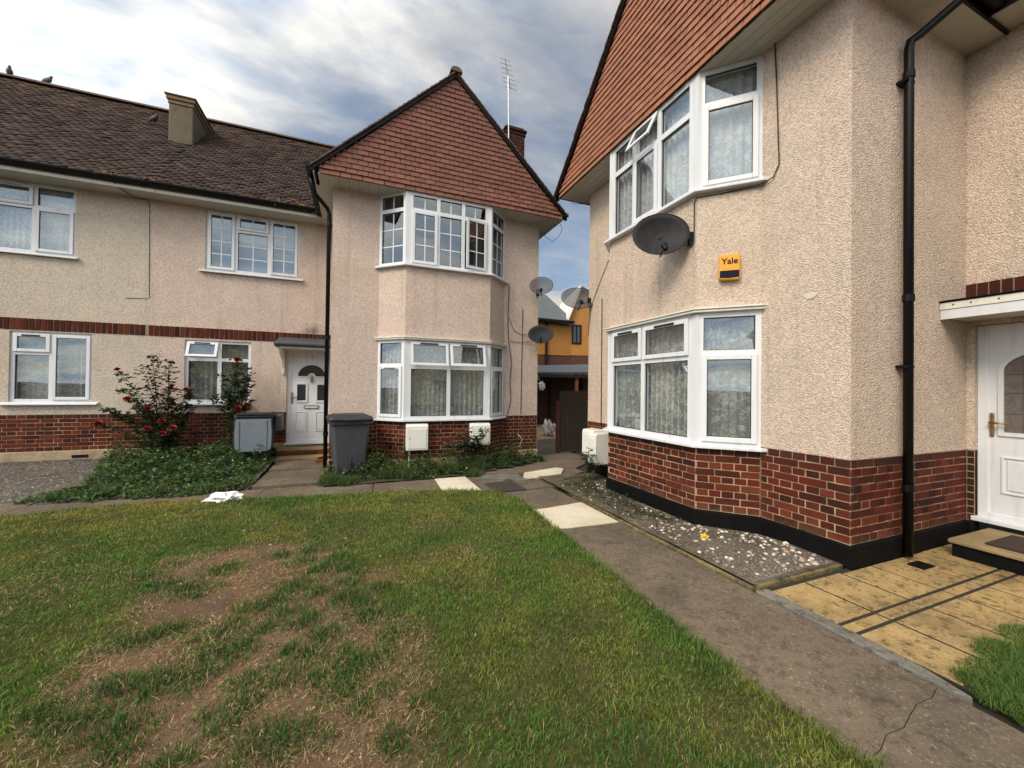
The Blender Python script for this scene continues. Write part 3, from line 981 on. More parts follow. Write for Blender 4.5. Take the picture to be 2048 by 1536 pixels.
def wing(fr, vb, H, stucco, plinth, plinth_top, bricks_z0, soffit_along, upper, lower):
    """the projecting gabled wing with its canted bay"""
    b0, b1, b2, b3 = BAY
    path = [(0, MD), (0, 0), (b0, 0), (b1, vb), (b2, vb), (b3, 0), (WW, 0)]
    # ---- rendered wall
    w = MB(fr)
    w.quad((b0, 0, ZB), (0, 0, ZB), (0, 0, ZS + .03), (b0, 0, ZS + .03))
    w.quad((WW, 0, ZB), (b3, 0, ZB), (b3, 0, ZS + .03), (WW, 0, ZS + .03))
    for A, B in ((path[2], path[3]), (path[3], path[4]), (path[4], path[5])):
        w.quad((B[0], B[1], ZLT + .02), (A[0], A[1], ZLT + .02), (A[0], A[1], ZUB - .02), (B[0], B[1], ZUB - .02))
    w.quad((b0, 0, ZLT + .02), (b1, vb, ZLT + .02), (b2, vb, ZLT + .02), (b3, 0, ZLT + .02))
    w.quad((b3, 0, ZUB - .02), (b2, vb, ZUB - .02), (b1, vb, ZUB - .02), (b0, 0, ZUB - .02))
    w.quad((0, 0, ZB), (0, MD, ZB), (0, MD, ZS + .05), (0, 0, ZS + .05))
    w.quad((WW, -8, .1), (WW, 0, .1), (WW, 0, ZS + .05), (WW, -8, ZS + .05))
    # bottom drip edge of the render
    w.box(0 - .004, b0 - .05, -.03, .004, ZB - .001, ZB + .02); w.box(b3 + .05, WW, -.03, .004, ZB - .001, ZB + .02)
    w.box(-.004, .03, MD + .02, -.03, ZB - .001, ZB + .02)
    wall = w.build('wing_wall', stucco, H)
    # ---- brick base
    mo = MB(fr); pool = []
    for k, (f, L) in enumerate(facets(fr, path)):
        s = MB(f)
        s.quad((L, -.006, plinth_top - .02), (0, -.006, plinth_top - .02), (0, -.006, ZB), (L, -.006, ZB))
        mo.v += s.v; off = len(mo.v) - len(s.v)
        mo.f += [tuple(i + off for i in q) for q in s.f]; mo.mi += s.mi
        brick_facet(f, L, bricks_z0, ZB - .004 if k in (0, 1, 5) else ZLB - .035, pool, start=k % 2)
    base = mo.build('brick_base', MORTAR, H)
    place_pieces(pool, 'brick', base, 300)
    # ---- plinth
    pl = MB(fr)
    out = [(-.022, MD), (-.022, .022), (b0 - .01, .022), (b1 - .008, vb + .022), (b2 + .008, vb + .022), (b3 + .01, .022), (WW + .02, .022), (WW + .02, -1), (.3, -1), (.3, MD)]
    pl.prism(out, 'z', -.05, plinth_top); pl.build('plinth', plinth, H, recalc=True, bevel=.012)
    # ---- soffit boards
    y1 = vb + .005
    if soffit_along:
        n = 4
        for k in range(n):
            c0, c1 = -.02 + (y1 + .02) * k / n, -.02 + (y1 + .02) * (k + 1) / n
            m = MB(fr); m.box(-.2, WW + .29, c0 + .002, c1 - .003, ZS, ZS + .012); m.build('soffit_board', SOFFIT, H)
    else:
        x = -.2
        while x < WW + .28:
            m = MB(fr); m.box(x + .002, min(x + .147, WW + .29), -.02, y1, ZS, ZS + .012); m.build('soffit_board', SOFFIT, H); x += .15
    # side eaves
    for a_s, a_t in ((-.25, 0), (WW, WW + .29)):
        lo = MD - .2
        m = MB(fr); m.box(a_s + .0, a_t, lo, -.022, ZS + .004, ZS + .016); m.build('eaves_soffit', SOFFIT, H)
        fa = a_s if a_s < 0 else a_t
        m = MB(fr); m.box(min(fa, fa + (.018 if a_s >= 0 else -.018)), max(fa, fa + (.018 if a_s >= 0 else -.018)), lo, vb + .02, ZS - .005, ZS + .13); m.build('fascia', BLACK if soffit_along else SOFFIT, H)
        gx = fa + (-.075 if a_s < 0 else .075)
        half_gutter([fr.p(gx, vb + .06, ZS + .105), fr.p(gx, MD + .38, ZS + .10)], .068 if soffit_along else .058).build('gutter', BLACK, H, recalc=True)
        m = MB(fr); m.box(gx - .062, gx + .062, vb + .055, vb + .065, ZS + .055, ZS + .125); m.build('gutter_end', BLACK, H)
    # ---- bay windows
    F = facets(fr, path[2:6])
    for (zone, z0, z1) in (('upper', ZUB, ZS), ('lower', ZLB, ZLT)):
        lay = upper if zone == 'upper' else lower
        for k, (f, L) in enumerate(F):
            a_lo, a_hi = (.0, L)
            if k == 1: a_lo, a_hi = .055, L - .055
            elif k == 0: a_hi = L - .02
            else: a_lo = .02
            lights = []
            for (f0, f1, g0, g1, *rest) in lay[k]:
                lights.append((a_lo + (a_hi - a_lo) * f0, a_lo + (a_hi - a_lo) * f1, z0 + (z1 - z0) * g0, z0 + (z1 - z0) * g1, *rest))
            window(f, a_lo, a_hi, z0, z1 - .005, lights, H, sill=None, b=-.0)
        # corner posts
        for (pa, pb_) in ((b1, vb), (b2, vb)):
            c = 1 if pa == b2 else -1
            m = MB(fr)
            m.prism([(pa - c * .055, pb_ + .0), (pa + c * .012, pb_ + .006), (pa + c * .03, pb_ - .03), (pa - c * .0, pb_ - .07), (pa - c * .06, pb_ - .07)], 'z', z0, z1 - .006)
            m.build('corner_post', PVC, H, recalc=True)
        # sill following the bay
        o = [(b0 - .07, .0), (b0 - .05, .055), (b1 - .035, vb + .075), (b2 + .035, vb + .075), (b3 + .05, .055), (b3 + .07, .0), (b3, -.04), (b2, vb - .06), (b1, vb - .06), (b0, -.04)]
        m = MB(fr); m.prism(o, 'z', z0 - .034, z0 - .001); m.build('bay_sill', PVC, H, recalc=True, bevel=.006)
    # lower bay head: moulded drip
    o = [(b0 - .05, .0), (b0 - .03, .04), (b1 - .02, vb + .055), (b2 + .02, vb + .055), (b3 + .03, .04), (b3 + .05, .0), (b3, -.04), (b2, vb - .06), (b1, vb - .06), (b0, -.04)]
    m = MB(fr); m.prism(o, 'z', ZLT + .001, ZLT + .03); m.build('bay_head', PVC_OLD, H, recalc=True, bevel=.006)
    o2 = [(b0 - .06, .0), (b0 - .045, .05), (b1 - .026, vb + .07), (b2 + .026, vb + .07), (b3 + .045, .05), (b3 + .06, .0)]
    m = MB(fr); m.prism(o2, 'z', ZLT + .0305, ZLT + .045); m.build('bay_flashing', PVC_OLD, H, recalc=True)
    for z0, z1 in ((ZLB - .1, ZLT + .02), (ZUB - .1, ZS + .02)):
        room(fr, [(b0 - .001, -.05), (b0 - .1, -.2), (b0 - .1, -1.5), (b3 + .1, -1.5), (b3 + .1, -.2), (b3 + .001, -.05)], z0, z1, H)
        # floor and ceiling inside the bay
        for zz in (z0, z1):
            m = MB(fr); m.quad((b0, -.21, zz), (b1, vb - .06, zz), (b2, vb - .06, zz), (b3, -.21, zz)); m.build('bay_board', PVC_OLD, H)
    gable(fr, vb, H, TILE_SUNLIT if soffit_along else TILE_SHADED)

def main_range(fr, a0, a1, holes, H, stucco, plinth, plinth_top, bricks_z0, limit, brick_from=None, door=None, roof_to=None, seed=1, vis=None, skip=None, roof_from=None, mortar=None, black_fascia=False):
    """the terrace behind: wall, brick base, soldier band, eaves and roof. holes are windows (a0,a1,z0,z1)"""
    f = Frame(fr.p(0, MD, 0), (fr.d.x, fr.d.y), (fr.n.x, fr.n.y))
    zt = 4.85
    hs = list(holes) + ([door] if door else [])
    m = MB(f)
    wall_rects(m, a0, a1, ZB, zt, hs)
    m.build('front_wall', stucco, H)
    mo = MB(f)
    gaps = [(door[0] - .01, door[1] + .01)] if door else []
    segs = [(a0, a1)] if not door else [s for s in ((a0, door[0]), (door[1], a1)) if s[1] - s[0] > .02]
    pool = []
    for s0, s1 in segs:
        mo.quad((s1, -.006, plinth_top - .02), (s0, -.006, plinth_top - .02), (s0, -.006, ZB), (s1, -.006, ZB))
        bf = max(s0, brick_from if brick_from is not None else s0)
        g = Frame(f.p(bf, 0, 0), (f.d.x, f.d.y), (f.n.x, f.n.y))
        brick_facet(g, s1 - bf, bricks_z0, ZB - .004, pool)
        p = MB(f); p.box(s0, s1, -.1, .018, -.05, plinth_top); p.build('plinth', plinth, H, bevel=.01)
    base = mo.build('brick_base', mortar or MORTAR, H)
    place_pieces(pool, 'brick', base, limit)
    # soldier course band
    bz0, bz1 = 2.361, 2.551
    m = MB(f); m.box(a0, a1, -.02, .004, bz0, bz1); band = m.build('brick_band', MORTAR_DARK, H)
    pool = []
    ang = math.atan2(f.d.y, f.d.x)
    x = max(a0, brick_from if brick_from is not None else a0)
    while x < a1 - .06:
        P = f.p(x + .0375, -.012 + random.uniform(-.002, .002), (bz0 + bz1) / 2)
        pool.append((Matrix.Translation(P) @ Matrix.Rotation(ang, 4, 'Z') @ Matrix.Rotation(random.uniform(-.012, .012), 4, 'Y'), random.choice(BR_V)))
        x += .0755
    place_pieces(pool, 'brick', band, 120)
    # eaves
    r1 = roof_to if roof_to is not None else a1
    r0 = roof_from if roof_from is not None else a0
    e_end = min(r1, -.26)
    m = MB(f); m.box(r0, e_end, -.02, .37, zt - .03, zt - .015); m.build('eaves_soffit', SOFFIT, H)
    m = MB(f); m.box(r0, e_end, .37, .39, zt - .045, zt + .09); m.build('fascia', BLACK if black_fascia else SOFFIT, H)
    half_gutter([f.p(r0, .45, zt + .105), f.p(e_end + .1, .45, zt + .095)], .06).build('gutter', BLACK, H, recalc=True)
    e = (MD + .40, 4.93); r = (-5.06, 8.22)
    m = MB(fr)
    slab(m, [(r0, r[0], r[1] - .03), (r0, e[0], e[1] - .03), (r1, e[0], e[1] - .03), (r1, r[0], r[1] - .03)], .04)
    slab(m, [(r0, -8.6, e[1] - .03), (r0, r[0], r[1] - .03), (r1, r[0], r[1] - .03), (r1, -8.6, e[1] - .03)], .04)
    roof = m.build('roof', ROOFPLAIN, H, recalc=True)
    ro = roof_tiles('roof_tiling', fr, r0, r1, e, r, roof, seed=seed, skip=skip)
    x = r0
    while x < r1 - .05:
        m = MB(fr); w = min(.45, r1 - x)
        m.prism([(r[0] + .11 * math.cos(t), r[1] + .015 + .08 * math.sin(t)) for t in [math.pi * j / 6 for j in range(7)]], 'a', x + .003, x + w - .003)
        m.build('ridge_tile', ROOFPLAIN, roof, recalc=True); x += .45
    return f

def door_unit(f, a0, a1, z0, z1, H, style, handle_left=True):
    """white panelled front door in its frame; f is the main wall frame"""
    b = -.05
    m = MB(f)
    fw = .07
    m.box(a0, a0 + fw, b - .07, b, z0, z1); m.box(a1 - fw, a1, b - .07, b, z0, z1)
    m.box(a0 + fw, a1 - fw, b - .07, b, z1 - fw, z1); m.box(a0 + fw, a1 - fw, b - .07, b, z0, z0 + .06)
    m.box(a0 - .02, a1 + .02, b, b + .075, z0 - .03, z0 + .012)
    fr_ = m.build('door_frame', PVC, H, bevel=.006)
    d0, d1, e0, e1 = a0 + fw - .012, a1 - fw + .012, z0 + .05, z1 - fw + .012
    c = (d0 + d1) / 2; w = d1 - d0; h = e1 - e0
    m = MB(f); m.box(d0 + .003, d1 - .003, b - .05, b - .012, e0, e1)
    door = m.build('door', PVC, H, bevel=.004)
    s0, s1 = d0 + .085, d1 - .085
    def panel(x0, x1, y0, y1):
        g = MB(f); t = .018
        for q in ((x0, x0 + t, y0, y1), (x1 - t, x1, y0, y1), (x0 + t, x1 - t, y0, y0 + t), (x0 + t, x1 - t, y1 - t, y1)):
            g.box(q[0], q[1], b - .012, b + .001, q[2], q[3])
        g.box(x0 + .035, x1 - .035, b - .012, b - .003, y0 + .035, y1 - .035)
        g.build('door_panel', PVC, door, bevel=.004)
    def light(poly, name='door_glass'):
        g = MB(f); g.prism(poly, 'b', b - .013, b - .0095); g.build(name, GLASS_FAR if style == 'fan' else GLASS_DOOR, door, recalc=True)
    def trim(path, closed=True, t=.018):
        g = MB(f)
        P = path + ([path[0]] if closed else [])
        for p, q in zip(P, P[1:]):
            v = Vector((q[0] - p[0], q[1] - p[1])); L = v.length
            if L < 1e-6: continue
            v /= L; nn = Vector((-v.y, v.x)) * t / 2; ex = v * t * .3
            g.prism([(p[0] - ex.x + nn.x, p[1] - ex.y + nn.y), (p[0] - ex.x - nn.x, p[1] - ex.y - nn.y), (q[0] + ex.x - nn.x, q[1] + ex.y - nn.y), (q[0] + ex.x + nn.x, q[1] + ex.y + nn.y)], 'b', b - .012, b + .004 + random.uniform(0, .0015))
        g.build('glass_trim', PVC, door, recalc=True)
    if style == 'fan':
        zc = e0 + h * .735; rr = w * .34
        arc = [(c + rr * math.cos(t), zc + rr * .95 * math.sin(t)) for t in [math.pi * j / 14 for j in range(15)]]
        inn = [(c + .24 * rr * math.cos(t), zc + .26 * rr * math.sin(t)) for t in [math.pi - math.pi * j / 6 for j in range(7)]]
        light(arc + inn, 'fanlight')
        trim(arc + inn)
        for x0, x1 in ((s0 + .01, c - .075), (c + .075, s1 - .01)):
            light([(x0 + .03, e0 + h * .46), (x1 - .03, e0 + h * .46), (x1 - .03, e0 + h * .64), (x0 + .03, e0 + h * .64)])
            trim([(x0 + .015, e0 + h * .445), (x1 - .015, e0 + h * .445), (x1 - .015, e0 + h * .655), (x0 + .015, e0 + h * .655)], t=.03)
            panel(x0, x1, e0 + h * .10, e0 + h * .33)
        g = MB(f); g.box(c - .135, c + .135, b - .012, b + .008, e0 + h * .365, e0 + h * .405); lb = g.build('letterbox', CHROME, door, bevel=.004)
        g = MB(f); g.box(c - .115, c + .115, b + .008, b + .011, e0 + h * .373, e0 + h * .390); g.build('flap', PVC_OLD, door)
        g = MB(f)
        g.prism([(c, e0 + h * .755), (c + .028, e0 + h * .715), (c + .02, e0 + h * .68), (c, e0 + h * .66), (c - .02, e0 + h * .68), (c - .028, e0 + h * .715)], 'b', b - .012, b + .022)
        g.build('door_knocker', BRASS, door, recalc=True, bevel=.006)
        # small number seven fixed near the head
        g = MB(f); zt = e1 - .05
        g.prism([(c - .022, zt), (c + .022, zt), (c + .022, zt - .008), (c + .002, zt - .05), (c - .008, zt - .05), (c + .01, zt - .010), (c - .022, zt - .010)], 'b', b - .012, b - .006)
        g.build('number', BRASS, door, recalc=True)
    else:
        x0, x1 = s0 + .005, s1 - .005; zc = e0 + h * .78; rr = (x1 - x0) / 2
        arc = [(c + rr * math.cos(t), zc + rr * .62 * math.sin(t)) for t in [math.pi * j / 14 for j in range(15)]]
        light([(p[0], p[1]) for p in arc] + [(x0, e0 + h * .44), (x1, e0 + h * .44)])
        trim(arc + [(x0, e0 + h * .44), (x1, e0 + h * .44)], t=.035)
        for q in (-.34, .34):
            g = MB(f); g.box(c + rr * q * 1.7 - .004, c + rr * q * 1.7 + .004, b - .0095, b - .007, e0 + h * .45, zc + rr * .25); g.build('lead_came', LEAD, door)
        for q in (.55, .66, .76):
            g = MB(f); g.box(x0 + .02, x1 - .02, b - .0095, b - .0075, e0 + h * q - .003, e0 + h * q + .003); g.build('lead_came', LEAD, door)
        panel(x0, x1, e0 + h * .12, e0 + h * .32)
        g = MB(f); g.box(c - .13, c + .13, b - .012, b + .008, e0 + h * .345, e0 + h * .395); g.build('letterbox', BRASS, door, bevel=.004)
    hx = d0 + .035 if handle_left else d1 - .035
    sg = 1 if handle_left else -1
    zc = e0 + h * .5
    g = MB(f); g.box(hx - .014, hx + .014, b - .012, b + .004, zc - .13, zc + .09); hp = g.build('handle_plate', BRASS, door, bevel=.006)
    g = MB(f); g.tube([(hx, b, zc), (hx, b + .045, zc), (hx + sg * .03, b + .05, zc), (hx + sg * .115, b + .045, zc - .004)], [.011, .011, .011, .007], 8); g.build('door_handle', BRASS, door, smooth=True)
    # hall behind
    g = MB(f); g.box(a0 + .02, a1 - .02, -1.0, b - .071, z0, z1); g.build('hall_interior', DARKROOM, H)
    return door

def m_doorglass():
    m = Mat('door_glass')
    m.color(m.mixc(m.maprange(m.noise(9, 3, .6, 2), .4, .65), (.15, .125, .115), (.10, .10, .095))).rough(.18)
    return m.m
GLASS_DOOR = m_doorglass()
# ------------------------------------------------------------------ ground, lawn, paths
GZ = .10
def sheet(name, poly, z, mat, parent=None, th=.03, kind=None, sub=0, bevel=0):
    m = MB(); m.prism(poly, 'z', z - th, z)
    o = m.build(name, mat, parent, recalc=True, bevel=bevel)
    if kind: o['kind'] = kind
    return o
def wob(p0, p1, n, amp, seed):
    rnd = random.Random(seed); out = []
    for k in range(n):
        t = k / n; x = p0[0] + (p1[0] - p0[0]) * t; y = p0[1] + (p1[1] - p0[1]) * t
        d = Vector((p1[0] - p0[0], p1[1] - p0[1])).normalized()
        a = rnd.uniform(-amp, amp) if k else 0
        out.append((x - d.y * a, y + d.x * a))
    return out

g = MB(); g.quad((-600, -600, GZ - .035), (600, -600, GZ - .035), (600, 600, GZ - .035), (-600, 600, GZ - .035))
tag(g.build('ground', JOINT), kind='structure')

LAWN_EDGE = [(-9, 5.2), (-5, 5.48), (-3.36, 5.63), (-2.8, 5.72), (-2.2, 5.77), (-1.55, 5.66), (-.85, 5.53), (-.06, 5.42), (.87, 5.28), (1.35, 5.15), (1.675, 4.95), (1.86, 4.72), (1.92, 4.45), (1.90, 4.1), (1.885, 3.73), (1.85, 3.13), (1.82, 2.6), (1.81, 2.2), (1.785, 1.88), (1.775, 1.6), (1.775, 1.37), (1.78, 1.18), (1.79, 1.03), (1.82, .85), (1.86, .4), (1.9, -1.5)]
LAWN = LAWN_EDGE + [(-9, -1.5)]
BARE = [(-1.38, 3.78), (-.9, 3.95), (-.43, 3.86), (.1, 3.35), (.2, 2.8), (.36, 2.3), (.28, 1.9), (.36, 1.5), (.1, 1.2), (-.65, 1.5), (-1.12, 2.05), (-1.15, 2.5), (-1.0, 2.75), (-1.25, 3.1), (-1.5, 3.45)]
CLUMPS = [(-1.041, 3.267), (-0.949, 3.12), (-0.894, 3.486), (-1.265, 3.708), (-1.384, 3.51), (-0.498, 2.829), (-0.66, 2.599), (-0.943, 2.674), (-0.613, 2.395), (-0.466, 2.526), (-0.378, 2.646), (-0.721, 2.228), (-0.622, 2.276), (-0.97, 2.261), (-0.44, 1.939), (-1.164, 2.206), (-0.992, 2.083), (-1.084, 2.111), (-0.393, 3.414), (-0.356, 3.013), (-0.259, 3.194), (-0.134, 2.325), (-0.307, 2.267), (-0.303, 2.056), (-0.451, 2.112), (-0.542, 1.935), (-0.349, 3.629), (-0.34, 3.403), (-0.071, 3.634), (-0.039, 3.17), (-0.044, 2.918), (-0.138, 2.339), (-0.06, 2.726), (-0.027, 2.161), (-0.191, 2.212), (-0.008, 2.009), (0.13, 1.83), (-0.041, 1.887), (-0.178, 3.222), (-1.007, 2.663), (-1.096, 2.654), (-0.786, 2.231), (-0.656, 2.229), (-1.067, 3.223), (0.034, 1.761), (-0.11, 1.671), (-0.248, 1.702), (-.45, 1.86), (-.40, 1.98), (-.68, 2.56), (.12, 2.05), (.2, 2.2), (.1, 2.45), (.05, 2.6), (.18, 2.75), (.02, 3.05), (-.2, 2.85), (-.25, 2.5), (-.15, 2.0), (-.35, 1.75), (-.62, 1.75), (-.8, 1.85), (-.85, 2.0), (-.1, 3.4), (-.55, 3.6), (-1.2, 3.35), (.25, 1.7), (.15, 1.55), (-.45, 1.55), (-.64, 2.66), (-.90, 2.70), (-1.0, 3.2), (-.55, 2.33)]
def dist_poly(x, y, poly):
    d = np.full(np.shape(x), 1e9)
    for i in range(len(poly)):
        ax_, ay = poly[i]; bx, by = poly[(i + 1) % len(poly)]
        vx, vy = bx - ax_, by - ay
        t = np.clip(((x - ax_) * vx + (y - ay) * vy) / (vx * vx + vy * vy), 0, 1)
        d = np.minimum(d, np.hypot(x - ax_ - vx * t, y - ay - vy * t))
    return d
def bareness(x, y):
    """0 lush .. 1 bare soil"""
    ins = inpoly(x, y, BARE); d = dist_poly(x, y, BARE)
    s = np.where(ins, d, -d) + (fbm(x, y, 3.0, 3) - .50) * .58
    b = np.clip((s + .05) / .22, 0, 1)
    return b
def clumpness(x, y):
    c = np.zeros(np.shape(x))
    for i, (cx, cy) in enumerate(CLUMPS):
        r = (.055 + .055 * ((i * 37) % 11) / 11) * (1 + .2 * (i % 3)) * (1 + .9 * (fbm(x, y, 14, 200 + i, 2) - .5))
        c = np.maximum(c, np.clip(1.35 - np.hypot((x - cx) * .85, y - cy) / r, 0, 1))
    return c
def lawn_z(x, y):
    e = np.clip(dist_poly(x, y, LAWN_EDGE) / .25, 0, 1)
    return GZ + .012 + .022 * e + .05 * (fbm(x, y, .8, 5, 3) - .5) * e + (.016 * (fbm(x, y, 6, 8, 3) - .5) + .014 * (fbm(x, y, 17, 18, 2) - .5)) * e

def build_lawn():
    # soil sheet as a fine grid clipped to the outline
    xs = np.arange(-9, 2.0, .035); ys = np.arange(-1.5, 5.9, .035)
    X, Y = np.meshgrid(xs, ys)
    inside = inpoly(X, Y, LAWN)
    Z = lawn_z(X, Y)
    # drag points just outside back onto the edge height
    Z = np.where(inside, Z, GZ - .03)
    keep = np.zeros(X.shape, bool)
    keep[:-1, :-1] = inside[:-1, :-1] | inside[1:, :-1] | inside[:-1, 1:] | inside[1:, 1:]
    idx = np.arange(X.size).reshape(X.shape)
    q = np.stack([idx[:-1, :-1], idx[:-1, 1:], idx[1:, 1:], idx[1:, :-1]], -1)[keep[:-1, :-1]]
    b = bareness(X, Y)
    lush = np.clip(1 - b, 0, 1)
    tint = np.stack([lush, lush, lush], -1).reshape(-1, 3)
    o = np_mesh('lawn', np.stack([X, Y, Z], -1).reshape(-1, 3), q.ravel(), np.full(len(q), 4), SOIL, None, tint, True)
    tag(o, kind='structure')

def blades(name, x, y, z0, h, w, lean, col, mat=None, parent=None, segs=2, tipcol=1.25):
    """upright blades: 5-vertex two-segment strips"""
    n = len(x)
    yaw = RNG.uniform(0, 2 * np.pi, n); la = RNG.uniform(0, 2 * np.pi, n)
    ca, sa = np.cos(yaw), np.sin(yaw)
    lx, ly = np.cos(la) * lean * h, np.sin(la) * lean * h
    hz = h * np.sqrt(np.clip(1 - lean * lean * .8, .1, 1))
    V = np.zeros((n, 5, 3))
    V[:, 0] = np.stack([x - ca * w / 2, y - sa * w / 2, z0], 1)
    V[:, 1] = np.stack([x + ca * w / 2, y + sa * w / 2, z0], 1)
    mx, my, mz = x + lx * .35, y + ly * .35, z0 + hz * .58
    V[:, 2] = np.stack([mx + ca * w * .42, my + sa * w * .42, mz], 1)
    V[:, 3] = np.stack([mx - ca * w * .42, my - sa * w * .42, mz], 1)
    V[:, 4] = np.stack([x + lx, y + ly, z0 + hz], 1)
    F = (np.arange(n)[:, None] * 5 + np.array([0, 1, 2, 3, 3, 2, 4])[None]).ravel()
    lt = np.tile([4, 3], n)
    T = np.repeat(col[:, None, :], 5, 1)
    T[:, 0:2] *= .55; T[:, 4] *= tipcol  # shading painted into each blade: darkened base, lightened tip
    return np_mesh(name, V.reshape(-1, 3), F, lt, mat or GRASS, parent, T.reshape(-1, 3))

def in_view(x, y, pad=1.25):
    """roughly what the camera and a step aside can see of the ground"""
    ya = R(21.729)
    f = x * math.sin(ya) + y * math.cos(ya); r = x * math.cos(ya) - y * math.sin(ya)
    return (f > .75) & (np.abs(r) < 1.36 * f + pad)

def build_grass():
    N = 900000
    x = RNG.uniform(-8.5, 1.97, N); y = RNG.uniform(.25, 5.85, N)
    d = np.hypot(x, y)
    dens = np.interp(d, [1., 2.2, 3.5, 6, 9], [1.0, .95, .62, .36, .22])
    jit = RNG.normal(0, .018, N)
    ok = (RNG.uniform(0, 1, N) < dens) & in_view(x, y) & inpoly(x + jit, y + jit, LAWN)
    x, y, d = x[ok], y[ok], d[ok]
    b = bareness(x, y); c = clumpness(x, y)
    thin = fbm(x, y, 1.4, 21); u = RNG.uniform(0, 1, len(x))
    lush = (1 - b)
    worn = np.clip((thin - .52) * 5, 0, 1) * (d < 4.2)            # worn, strawy areas of the lawn
    green_p = np.clip(lush * (1 - .45 * worn) + .015 + .14 * np.clip((fbm(x, y, 7, 25, 3) - .54) * 6, 0, 1), 0, 1)
    keep_g = u < np.maximum(green_p * np.clip(.35 + 1.3 * fbm(x, y, 11, 44, 3), 0, 1), c * .98)
    x, y, d, b, c, worn = (k[keep_g] for k in (x, y, d, b, c, worn))
    n = len(x)
    edge = np.exp(-dist_poly(x, y, LAWN_EDGE) / .10)
    pat = fbm(x, y, 2.2, 31); fine = fbm(x, y, 9, 41)
    h = (.015 + .017 * RNG.random(n)) * (1 + 1.3 * (fine - .45)) * (1 + .7 * edge) + .034 * c * RNG.random(n) + .018 * np.clip(pat - .5, 0, 1)
    h = np.where(RNG.random(n) < .02, h * 1.9, h)
    w = np.interp(d, [1, 3, 6, 9], [.0032, .0042, .0068, .009]) * RNG.uniform(.7, 1.3, n)
    lean = np.clip(RNG.normal(.55, .25, n), 0, .97)
    g0 = np.array([.056, .158, .012]); g1 = np.array([.128, .255, .022]); gy = np.array([.29, .275, .05]); dk = np.array([.020, .078, .010]); st = np.array([.40, .29, .12])
    t = RNG.random((n, 1))
    col = g0 * (1 - t) + g1 * t
    yel = np.clip((fbm(x, y, 1.7, 51) - .46) * 4.5, 0, 1)[:, None] * .75
    far_y = np.clip((y - 4.0) / 1.3, 0, 1)[:, None] * np.clip((fbm(x, y, 1.1, 61) - .38) * 5, 0, 1)[:, None]
    yel = np.clip(np.maximum(yel * .8, far_y * .95), 0, 1) * (1 - c[:, None])
    col = col * (1 - yel) + gy * yel
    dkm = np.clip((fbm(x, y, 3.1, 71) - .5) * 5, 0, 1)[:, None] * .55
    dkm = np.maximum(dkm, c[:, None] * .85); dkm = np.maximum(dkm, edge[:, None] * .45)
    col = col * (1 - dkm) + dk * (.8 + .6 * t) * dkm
    dry = (RNG.random(n) < .05 + .13 * worn + .10 * np.clip(b * 2, 0, 1) * (1 - c))[:, None]
    col = np.where(dry, st * (.6 + .6 * t), col)
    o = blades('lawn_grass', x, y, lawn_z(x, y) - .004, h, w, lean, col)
    tag(o, 'short worn green grass of the lawn with yellowing patches', 'grass', kind='stuff')
    # straw lying on the bare soil
    N = 110000
    x = RNG.uniform(-2.2, 1.6, N); y = RNG.uniform(.8, 4.6, N)
    b = bareness(x, y); k = fbm(x, y, 2.4, 81); worn = np.clip((fbm(x, y, 1.4, 21) - .50) * 4, 0, 1)
    p = np.clip((k - .40) * 4, 0, 1) * np.clip(b * (1.35 - b) * 2.4 + .5 * b, 0, 1) + .12 * b + .5 * worn * (1 - b)
    ok = (RNG.random(N) < p * .75) & in_view(x, y)
    x, y = x[ok], y[ok]; n = len(x)
    col = np.array([.46, .33, .15]) * RNG.uniform(.5, 1.25, (n, 1)) * np.array([1, 1, 1.]) 
    o = blades('dry_grass', x, y, lawn_z(x, y) + RNG.uniform(.002, .012, n), RNG.uniform(.012, .036, n), RNG.uniform(.002, .004, n), np.clip(RNG.normal(1.02, .05, n), .8, 1.1), col, tipcol=1.1)
    tag(o, 'pale dry straw scattered over the bare brown soil', 'dry grass', kind='stuff')
    # daisies, clover and dead leaves caught in the grass
    n = 110
    x = RNG.uniform(-4, 1.7, n); y = RNG.uniform(1.0, 5.4, n); k = RNG.random(n)
    ok = inpoly(x, y, LAWN); x, y, k = x[ok], y[ok], k[ok]; n = len(x)
    P = np.stack([x, y, lawn_z(x, y) + .018], 1)
    P = np.repeat(P, 5, 0) + RNG.normal(0, .007, (n * 5, 3)) * np.array([1, 1, .2])
    kk = np.repeat(k, 5)[:, None]
    col = np.where(kk < .06, np.array([.75, .75, .70]), np.where(kk < .45, np.array([.20, .11, .05]), np.where(kk < .75, np.array([.05, .12, .02]), np.array([.34, .25, .12]))))
    o = leaves('lawn_litter', P, RNG.uniform(.007, .015, n * 5), col, tilt=(-.2, .35), asp=.8); tag(o, 'daisies, clover and dead leaves caught in the lawn', 'plants', kind='stuff')
    # crumbs of earth
    N = 26000
    x = RNG.uniform(-1.9, .9, N); y = RNG.uniform(1.0, 4.2, N)
    ok = (RNG.random(N) < bareness(x, y) * (.25 + .9 * fbm(x, y, 5, 87))) & in_view(x, y)
    x, y = x[ok], y[ok]; n = len(x)
    s = RNG.uniform(.0025, .0075, n) * np.where(RNG.random(n) < .06, 2, 1)
    base = np.array([[1, 0, 0], [-.5, .87, 0], [-.5, -.87, 0], [.1, 0, .9]])
    yaw = RNG.uniform(0, 6.28, n); c, sn = np.cos(yaw), np.sin(yaw)
    V = base[None] * s[:, None, None] * RNG.uniform(.6, 1.4, (n, 4, 1))
    V = np.stack([V[..., 0] * c[:, None] - V[..., 1] * sn[:, None] + x[:, None], V[..., 0] * sn[:, None] + V[..., 1] * c[:, None] + y[:, None], V[..., 2] + lawn_z(x, y)[:, None] - .001], -1)
